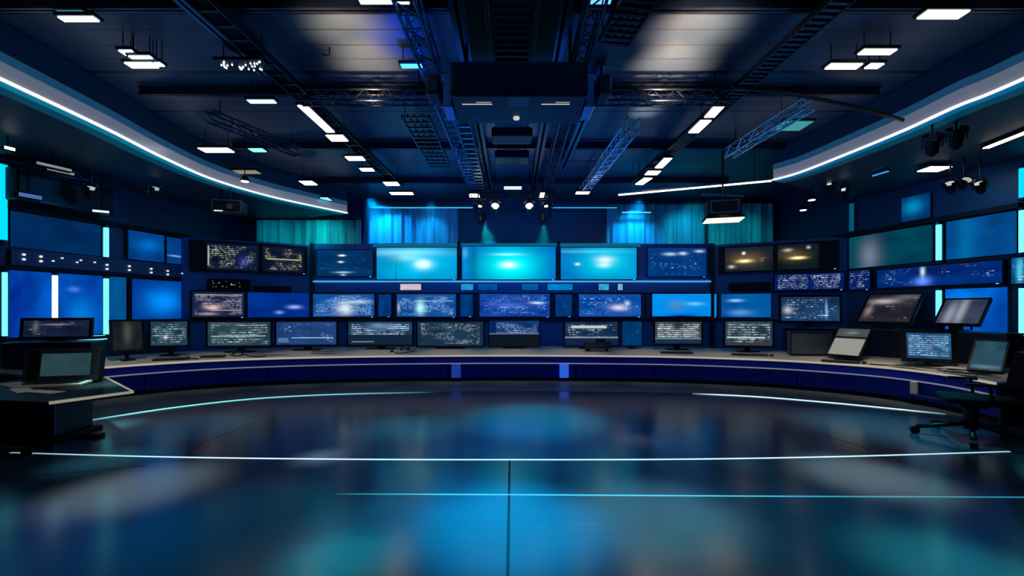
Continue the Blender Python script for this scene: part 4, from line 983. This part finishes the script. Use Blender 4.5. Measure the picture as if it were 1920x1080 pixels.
# lattice lamp cluster (sparkling) left and hanging stage lights
def stage_light(label, px, py, D, rz=0., tilt=.6, s=1., glowm='led', top=None, name='stage_light', group=None):
    x, z = kx(px) * D, zat(py, D)
    top = (ZS if abs(x) > 7.8 and D < 13 else HC) if top is None else top
    t = thing(name, label, 'stage light', (x, D, z), rz, group)
    T = Matrix.Rotation(-tilt, 4, 'X')
    b = MB().cyl((0, -.14 * s, 0), (0, .14 * s, 0), .13 * s, .10 * s, 16).cyl((0, .14 * s, 0), (0, .19 * s, 0), .07 * s, .05 * s, 12)
    o = b.build('can', 'black', t); o.matrix_local = T
    o = MB().cyl((0, -.15 * s, 0), (0, -.141 * s, 0), .105 * s, seg=16).build('lens', glowm, t); o.matrix_local = T
    m = MB()
    for a in (0, 1, 2, 3):
        an = PI / 2 * a + PI / 4; m.box((.15 * s * math.cos(an) * 1.0, -.19 * s, .15 * s * math.sin(an)), (.15 * s, .09 * s, .012), Matrix.Rotation(-an + PI / 2, 3, 'Y'))
    o = m.build('barn_door', 'blackm', t); o.matrix_local = T
    MB().box((-.15 * s, 0, .08 * s), (.02, .05, .22 * s)).box((.15 * s, 0, .08 * s), (.02, .05, .22 * s)).box((0, 0, .19 * s), (.32 * s, .05, .02)).build('yoke', 'blackm', t)
    if top - z > .2: MB().cyl((0, 0, .19 * s), (0, 0, top - z), .018, seg=8).build('hanging_pipe', 'blackm', t)
    return t
grp = None
stage_light('hanging spotlight at the outer left of the back cluster', 897, 396, 13.4, .3, 1.1, 1.1)
stage_light('hanging spotlight second from left in the back cluster', 928, 393, 13.2, .1, .5, 1.1)
stage_light('hanging spotlight third from left in the back cluster', 993, 393, 13.2, -.1, .5, 1.1)
stage_light('hanging spotlight at the outer right of the back cluster', 1027, 396, 13.4, -.3, 1.1, 1.1)
stage_light('lower cyan beam spotlight at the left of the back cluster', 902, 412, 14.0, PI + .2, .9, 1.1, 'ledcool')
stage_light('lower cyan beam spotlight at the right of the back cluster', 1018, 412, 14.0, PI - .2, .9, 1.1, 'ledcool')
truss('black hanging lamp bar of the back spotlight cluster', (-1.4, 13.3), (1.4, 13.3), zat(374, 13.3), .25, 'black', .2, name='lamp_bar')
stage_light('small spotlight hanging under the left cove near the dark monitor board', 415, 392, 12.2, .5, 1., 1., glow('w1', (.6, .55, .5), 1.2))
stage_light('small spotlight hanging from the left soffit beside the black gantry', 290, 362, 11.2, .9, .9, .9, glow('w2', (.35, .4, .4), 1))
stage_light('spotlight on the black gantry at the left wall', 170, 362, 10.4, .9, .9, .9, glow('w3', (.4, .5, .5), 1))
stage_light('spotlight cluster head left of the right soffit edge', 1552, 354, 11.6, -.5, 1.0, 1., glow('w4', (.6, .65, .7), 1.2))
stage_light('spotlight head lower in the right soffit cluster', 1584, 364, 11.3, -.8, 1.0, .9, glow('w5', (.6, .65, .7), 1.2))
stage_light('left spotlight of the far right hanging group', 1782, 352, 9.6, -.9, .8, .8, glow('w6', (.5, .5, .55), 1))
stage_light('middle spotlight of the far right hanging group', 1808, 345, 9.6, -.4, .6, .8, glow('w7', (.5, .5, .55), .8))
stage_light('right spotlight of the far right hanging group', 1838, 352, 9.6, -1.1, .9, .8, glow('w8', (.6, .6, .6), 1))
stage_light('dark round spotlight in the right soffit, left of the pair', 1748, 275, 7.8, -.7, 1., .9, 'char', 5.6)
stage_light('dark round spotlight in the right soffit, right of the pair', 1793, 262, 7.8, -.7, 1., .9, 'char', 5.6)
def small_spot(label, px, py, D):
    x, z = kx(px) * D, zat(py, D)
    t = thing('downlight', label, 'ceiling light', (x, D, z))
    MB().cyl((0, 0, .0), (0, 0, .12), .10, .07).build('housing', 'blackm', t)
    MB().cyl((0, 0, -.01), (0, 0, .0), .085).build('lens', 'led', t)
    MB().cyl((0, 0, .12), (0, 0, (ZS if x > 7.3 else HC) - z), .012, seg=6).build('hanger', 'blackm', t)
small_spot('small white downlight upper of two at the right curtain', 1522, 375, 11.8)
small_spot('small white downlight lower of two at the right curtain', 1506, 394, 12.6)
small_spot('small white downlight below the dim brown lamp near the left cove', 459, 340, 10.2)
# soft box lamp right
D = 11.6; x, z = kx(1355) * D, zat(415, D)
t = thing('softbox_light', 'black hanging softbox lamp with warm glowing underside, right of the centre', 'stage light', (x, D, z), -.25)
MB().box((0, 0, .34), (.85, .5, .42)).bevel(.03, 2).build('housing', 'black', t)
MB().box((0, 0, .07), (.95, .62, .10)).bevel(.02, 1).build('skirt', 'blackm', t)
MB().box((0, -.02, .02), (.92, .58, .03)).build('diffuser', glow('softwarm', (1, .75, .5), 1.8), t)
MB().box((-.05, -.26, .64), (1.0, .12, .05), Matrix.Rotation(.12, 3, 'Y')).build('flap', 'grey', t)
frame_mb(.7, .34, .18, .03, .02, -.262).build('front_frame', 'grey', t)
MB().cyl((0, 0, .55), (0, 0, HC - z), .025).build('hanging_pipe', 'blackm', t)
D = 11.9; x, z = kx(432) * D, zat(402, D)
t = thing('projector', 'small black projector hanging before the left curtain', 'projector', (x, D, z), .2)
MB().box((0, 0, .18), (.72, .45, .32)).bevel(.03, 2).build('body', 'black', t)
frame_mb(.74, .34, .01, .025, .02, -.24).build('front_frame', 'grey', t)
MB().cyl((.1, -.24, .16), (.1, -.3, .16), .08).build('lens', 'grey', t)
MB().box((-.2, -.24, .04), (.2, .02, .02)).build('indicator_light', 'led', t)
MB().cyl((0, 0, .34), (0, 0, ZS - z if abs(x) > 7.3 else HC - z), .02).build('hanging_pipe', 'blackm', t)

# black gantry on the left wall with fixtures
c, w, yaw = wrect('L', 18, 200, .30)
t = thing('wall_gantry', 'large black lighting gantry box on the left wall above the rail', 'gantry', (*c, 4.65), yaw)
MB().box((0, 0, .38), (w, .5, .74)).bevel(.03, 1).build('body', 'black', t)
MB().box((0, -.27, .76), (w, .06, .05)).build('top_rail', 'dsteel', t)
MB().box((0, -.27, .03), (w, .06, .05)).build('bottom_rail', 'blackm', t)
truss('small lamp bar along the left soffit above the black gantry', hit('L', 4, .9), hit('L', 225, .9), 5.3, .16, 'dsteel', .2, name='lamp_bar')
def wall_lamp(label, px, py, D, w, h, mat, rz=1.2):
    x, z = kx(px) * D, zat(py, D)
    t = thing('flood_light', label, 'stage light', (x, D, z), rz)
    MB().box((0, .03, 0), (w * 1.1, .14, h * 1.8)).bevel(.02, 1).build('housing', 'black', t)
    MB().box((0, -.05, 0), (w, .02, h)).build('lens', mat, t)
    MB().cyl((0, .03, h * .9), (0, .03, max(.12, 5.63 - z)), .014, seg=6).build('bracket', 'blackm', t)
dim = glow('dimwhite', (.35, .42, .42), .6)
wall_lamp('slim white flood lamp on the lamp bar, far left soffit', 100, 313, 9.2, .55, .05, dim)
wall_lamp('slim second flood lamp below it on the lamp bar, far left soffit', 112, 322, 9.6, .45, .05, dim)
wall_lamp('small bright flood lamp at the left edge of the soffit', 16, 279, 8.4, .14, .05, 'led')
wall_lamp('blue flood lamp on the black gantry, left edge', 55, 368, 9.3, .35, .08, glow('gb', (.05, .15, .4), 1))
wall_lamp('black label box with a bright white bar at the end of the gantry', 190, 397, 10.6, .3, .05, glow('gantry_bar', (.7, .85, 1), 1.2), .6)
# sparkling lamp cluster by the left lamp tray
x, y = onz(455, 126, 6.0)
t = thing('lamp_cluster', 'cluster of tiny sparkling white lamps beside the left lamp tray', 'ceiling light', (x, y, 6.0))
MB().box((0, 0, .06), (.75, .3, .05)).bevel(.01, 1).build('plate', 'blackm', t)
cl_ = glow('cluster_led', (.8, .9, 1), 1.6)
for i in range(26):
    u, v = random.uniform(-.34, .34), random.uniform(-.13, .13); MB().cyl((u, v, .015), (u, v, .04), .013, seg=8).build('lamp', cl_, t)
for s_ in (-1, 1): MB().cyl((s_ * .3, 0, .08), (s_ * .3, 0, .5), .01, seg=6).build('hanger', 'blackm', t)
# hook below the ceiling patch that added unseen spots warm
t = thing('pipe_hook', 'small black hooked pipe under the warm lit ceiling, left', 'pipe', (*onz(618, 112, 6.3), 6.37))
MB().tube([(0, 0, .13), (0, 0, 0.02), (-.02, 0, 0), (-.12, 0, .02)], .014).build('hook', 'black', t, True)

# ------------------------------------------------------------------ unseen lamps that light the set
def lamp(kind, loc, energy, color, target=None, size=.3, angle=60, blend=.6, sy=None, rot=None, spec=1.):
    d = bpy.data.lights.new('lamp', kind); d.energy = energy; d.color = color; d.specular_factor = spec
    if kind == 'AREA':
        d.size = size
        if sy: d.shape = 'RECTANGLE'; d.size_y = sy
    elif kind == 'SPOT': d.spot_size = R(angle); d.spot_blend = blend; d.shadow_soft_size = size
    else: d.shadow_soft_size = size
    o = bpy.data.objects.new('unseen_lamp', d); COL.objects.link(o); o.location = loc
    if target is not None: o.rotation_euler = (Vector(target) - Vector(loc)).to_track_quat('-Z', 'Y').to_euler()
    return o
# curtains
lamp('SPOT', (-5.3, 15.7, 6.3), 650, (.0, .36, 1), (-4.5, 16.7, 4.4), .1, 95, 1)
lamp('SPOT', (-3.0, 15.9, 6.3), 160, (.0, .45, 1), (-3.2, 16.7, 4.4), .1, 80, 1)
lamp('SPOT', (-7.0, 14.9, 5.4), 95, (.0, .62, .62), (-7.2, 16, 4.4), .1, 130, 1)
lamp('SPOT', (-9.0, 14.6, 5.3), 35, (.0, .6, .8), (-9.0, 16, 4.4), .1, 120, 1)
lamp('SPOT', (4.7, 15.8, 6.3), 480, (.0, .45, 1), (4.7, 16.7, 4.4), .1, 90, 1)
lamp('SPOT', (6.6, 15.4, 6.2), 150, (.0, .6, .8), (6.8, 16.7, 4.2), .1, 110, 1)
lamp('SPOT', (8.8, 15.0, 6.0), 60, (.0, .6, .75), (8.8, 16.5, 4.2), .1, 110, 1)
lamp('SPOT', (-1.0, 15.9, 5.45), 420, (.0, .85, .9), (-.85, 16.7, 4.2), .03, 50, .8)
lamp('SPOT', (1.2, 15.9, 5.45), 240, (.0, .85, .9), (1.2, 16.7, 4.2), .03, 45, .8)
lamp('AREA', (0, 15.6, 5.2), 8, (.0, .25, 1), (0, 16.7, 5.2), 6, sy=1)  # added unseen fill for the header panel
# thin stage haze lit by the curtain spots, between set wall and curtains
hz = N('stage_haze'); vs = hz.n('ShaderNodeVolumePrincipled'); vs.inputs['Color'].default_value = (.6, .85, 1, 1)
vs.inputs['Density'].default_value = .11; vs.inputs['Anisotropy'].default_value = .1
hz.l(vs.outputs[0], hz.out.inputs['Volume'])
ho = MB().box((1, 15.95, 5.2), (12.9, .95, 2.2)).build('stage_haze', hz.m)
tag(ho, 'thin blue stage haze hanging before the back curtains', 'haze', kind='stuff')
lamp('SPOT', (-.98, 10.6, 4.7), 70, (.35, .6, 1), (-.98, 11.2, 6), .1, 100, 1)  # added unseen uplight to brighten the tray rungs
lamp('SPOT', (2.45, 11.3, 4.7), 50, (.6, .75, 1), (2.45, 11.8, 6), .1, 90, 1)  # added unseen uplight for the lattice truss
# general room: added unseen fill lamps
lamp('AREA', (0, 9, 5.8), 45, (.02, .28, 1), (0, 9, 0), 8)
lamp('AREA', (0, 4, 3.6), 35, (.0, .12, 1), (0, 13, 1.2), 6, sy=1.5, spec=.2)
lamp('AREA', (0, 11.0, 4.9), 38, (.0, .25, 1), (0, 15.3, 2.8), 9, sy=.6, spec=.2)
for px in (230, 400, 560, 700, 840, 960, 1080, 1220, 1360, 1490, 1600, 1690, 1780):
    (x, y), _ = desk_at(px, .25)
    lamp('SPOT', (x * .86, y * .86, 5.4), 330, (1, .86, .62), (x * .985, y * .985, .8), .1, 30, 1, spec=.2)  # added unseen spots brighten the worktop and trims
lamp('AREA', (0, 11.5, 3.4), 110, (.0, .16, 1), (0, 12, 6.5), 4, sy=5, spec=.2)  # added unseen blue wash on the ceiling
lamp('AREA', (-6, 8.5, 4.4), 14, (.0, .4, 1), (-6, 9, 6.5), 3, sy=5, spec=.2)
lamp('AREA', (5.6, 8.5, 4.4), 16, (.0, .4, 1), (5.6, 9, 6.5), 3, sy=5, spec=.2)
# warm ceiling patches from added unseen spots below
for yy in (5.6, 6.5, 7.4):
    lamp('SPOT', (-2.55, yy, 5.5), 300, (1, .50, .26), (-2.5, yy + .1, 6.5), .05, 85, 1, spec=.3)
    lamp('SPOT', (2.75, yy, 5.5), 520, (1, .52, .28), (2.8, yy + .1, 6.5), .05, 85, 1, spec=.3)
lamp('SPOT', (2.9, 9.3, 6.0), 40, (1, .75, .6), (2.9, 9.3, 6.5), .03, 90, 1)
lamp('SPOT', (-1.8, 7.0, 5.5), 130, (.0, .10, 1), (-1.8, 6.8, 6.5), .05, 80, 1)
# floor pools: unseen spots added overhead
for px, py, ang, e, c in ((955, 985, 24, 10000, (.0, .62, 1)), (900, 930, 20, 2500, (.0, .5, 1)), (260, 912, 20, 4200, (1, .8, .65)), (1625, 892, 19, 4600, (1, .85, .65)),
                          (1230, 965, 22, 3600, (.5, .9, .8)), (1240, 1070, 12, 900, (1, .9, .8)), (640, 1050, 12, 3600, (.0, 1, .95)), (690, 980, 16, 1400, (.0, .8, 1)), (1780, 1062, 16, 3000, (.1, .9, .7)),
                          (190, 800, 13, 5500, (.5, 1, .85)), (200, 862, 14, 1600, (.3, .95, .85)), (600, 857, 7, 4500, (1, .85, .8)), (1195, 825, 8, 1500, (1, .6, .55)), (1400, 872, 8, 700, (.1, .9, .8)),
                          (1000, 785, 34, 5500, (.0, .65, .9)), (780, 800, 22, 1800, (.0, .8, .8)), (1080, 850, 16, 1500, (.25, .7, .85)), (960, 830, 30, 1500, (.0, .25, 1)), (1660, 800, 34, 2400, (.0, .65, .75)),
                          (350, 800, 26, 1300, (.0, .5, .8)), (180, 1030, 26, 900, (.0, .3, .9)), (1550, 1000, 34, 1200, (.0, .55, .75)), (450, 980, 30, 1100, (.0, .5, .7))):
    x, y = onz(px, py, 0)
    lamp('SPOT', (x * .98, y + .4, 5.9), e, c, (x, y, 0), .25, ang, 1)
# added unseen lamps for desk ends and side walls
lamp('SPOT', (-6.5, 5.5, 4.8), 120, (1, .9, .7), (-8.0, 7.8, .8), .2, 40, 1)
lamp('SPOT', (-8.6, 10.5, 5.4), 50, (.0, .35, 1), (-11.2, 11, 3.5), .2, 130, 1)
lamp('SPOT', (8.6, 10.5, 5.4), 50, (.0, .35, 1), (11.2, 11, 3.5), .2, 130, 1)

GR = {'wall_monitor': 'monitors on the set wall', 'desk_monitor': 'monitors along the desk and hutch', 'status_board': 'dark twin boards above the set',
      'side_display': 'narrow displays between the second row monitors', 'ledge_light_box': 'small lit boxes on the set ledge', 'ticker_board': 'ticker boards on the right',
      'speaker_bar': 'black bars under the twin boards', 'backlit_display': 'blue backlit displays on the walls', 'wall_panel': 'upper wall panels', 'neon_tube': 'neon tubes on the side walls',
      'keyboard': 'keyboards on the desk', 'mouse': 'mice on the desk', 'paper_sheet': 'paper sheets on the desks', 'cable': 'cables on the desk', 'headset': 'headsets on the desk',
      'office_chair': 'office chairs', 'floor_light_strip': 'light lines in the floor', 'cove_light': 'curved cove lights', 'linear_light': 'linear ceiling lights',
      'curtain': 'curtains behind the set', 'lighting_truss': 'ceiling trusses', 'cable_tray': 'ceiling trays', 'ceiling_beam': 'ceiling beams', 'hanging_box': 'hanging boxes behind the central unit',
      'ceiling_light': 'flat ceiling lights', 'stage_light': 'hanging spotlights', 'downlight': 'small downlights', 'flood_light': 'flood lamps on the left wall', 'lamp_bar': 'hanging lamp bars'}
for o in list(COL.objects):
    if o.parent is None and o.get('category') and o.name.split('.')[0] in GR: o['group'] = GR[o.name.split('.')[0]]

w = bpy.data.worlds.new('World'); SC.world = w; w.use_nodes = True
bgn = w.node_tree.nodes.get('Background') or w.node_tree.nodes.new('ShaderNodeBackground')
bgn.inputs[0].default_value = (.01, .04, .12, 1); bgn.inputs[1].default_value = .3
cam = bpy.data.cameras.new('camera'); cam.lens = 15; cam.sensor_width = 36; cam.shift_y = 40 / 1920
co = bpy.data.objects.new('camera', cam); COL.objects.link(co); co.location = (0, 0, H); co.rotation_euler = (PI / 2, 0, 0)
SC.camera = co
SC.view_settings.view_transform = 'Standard'
SC.view_settings.look = 'None'
SC.view_settings.exposure = 0
SC.cycles.max_bounces = 6; SC.cycles.diffuse_bounces = 3; SC.cycles.glossy_bounces = 4
SC.cycles.sample_clamp_indirect = 4
SC.cycles.use_denoising = True
SC.cycles.volume_bounces = 0; SC.cycles.volume_step_rate = 4
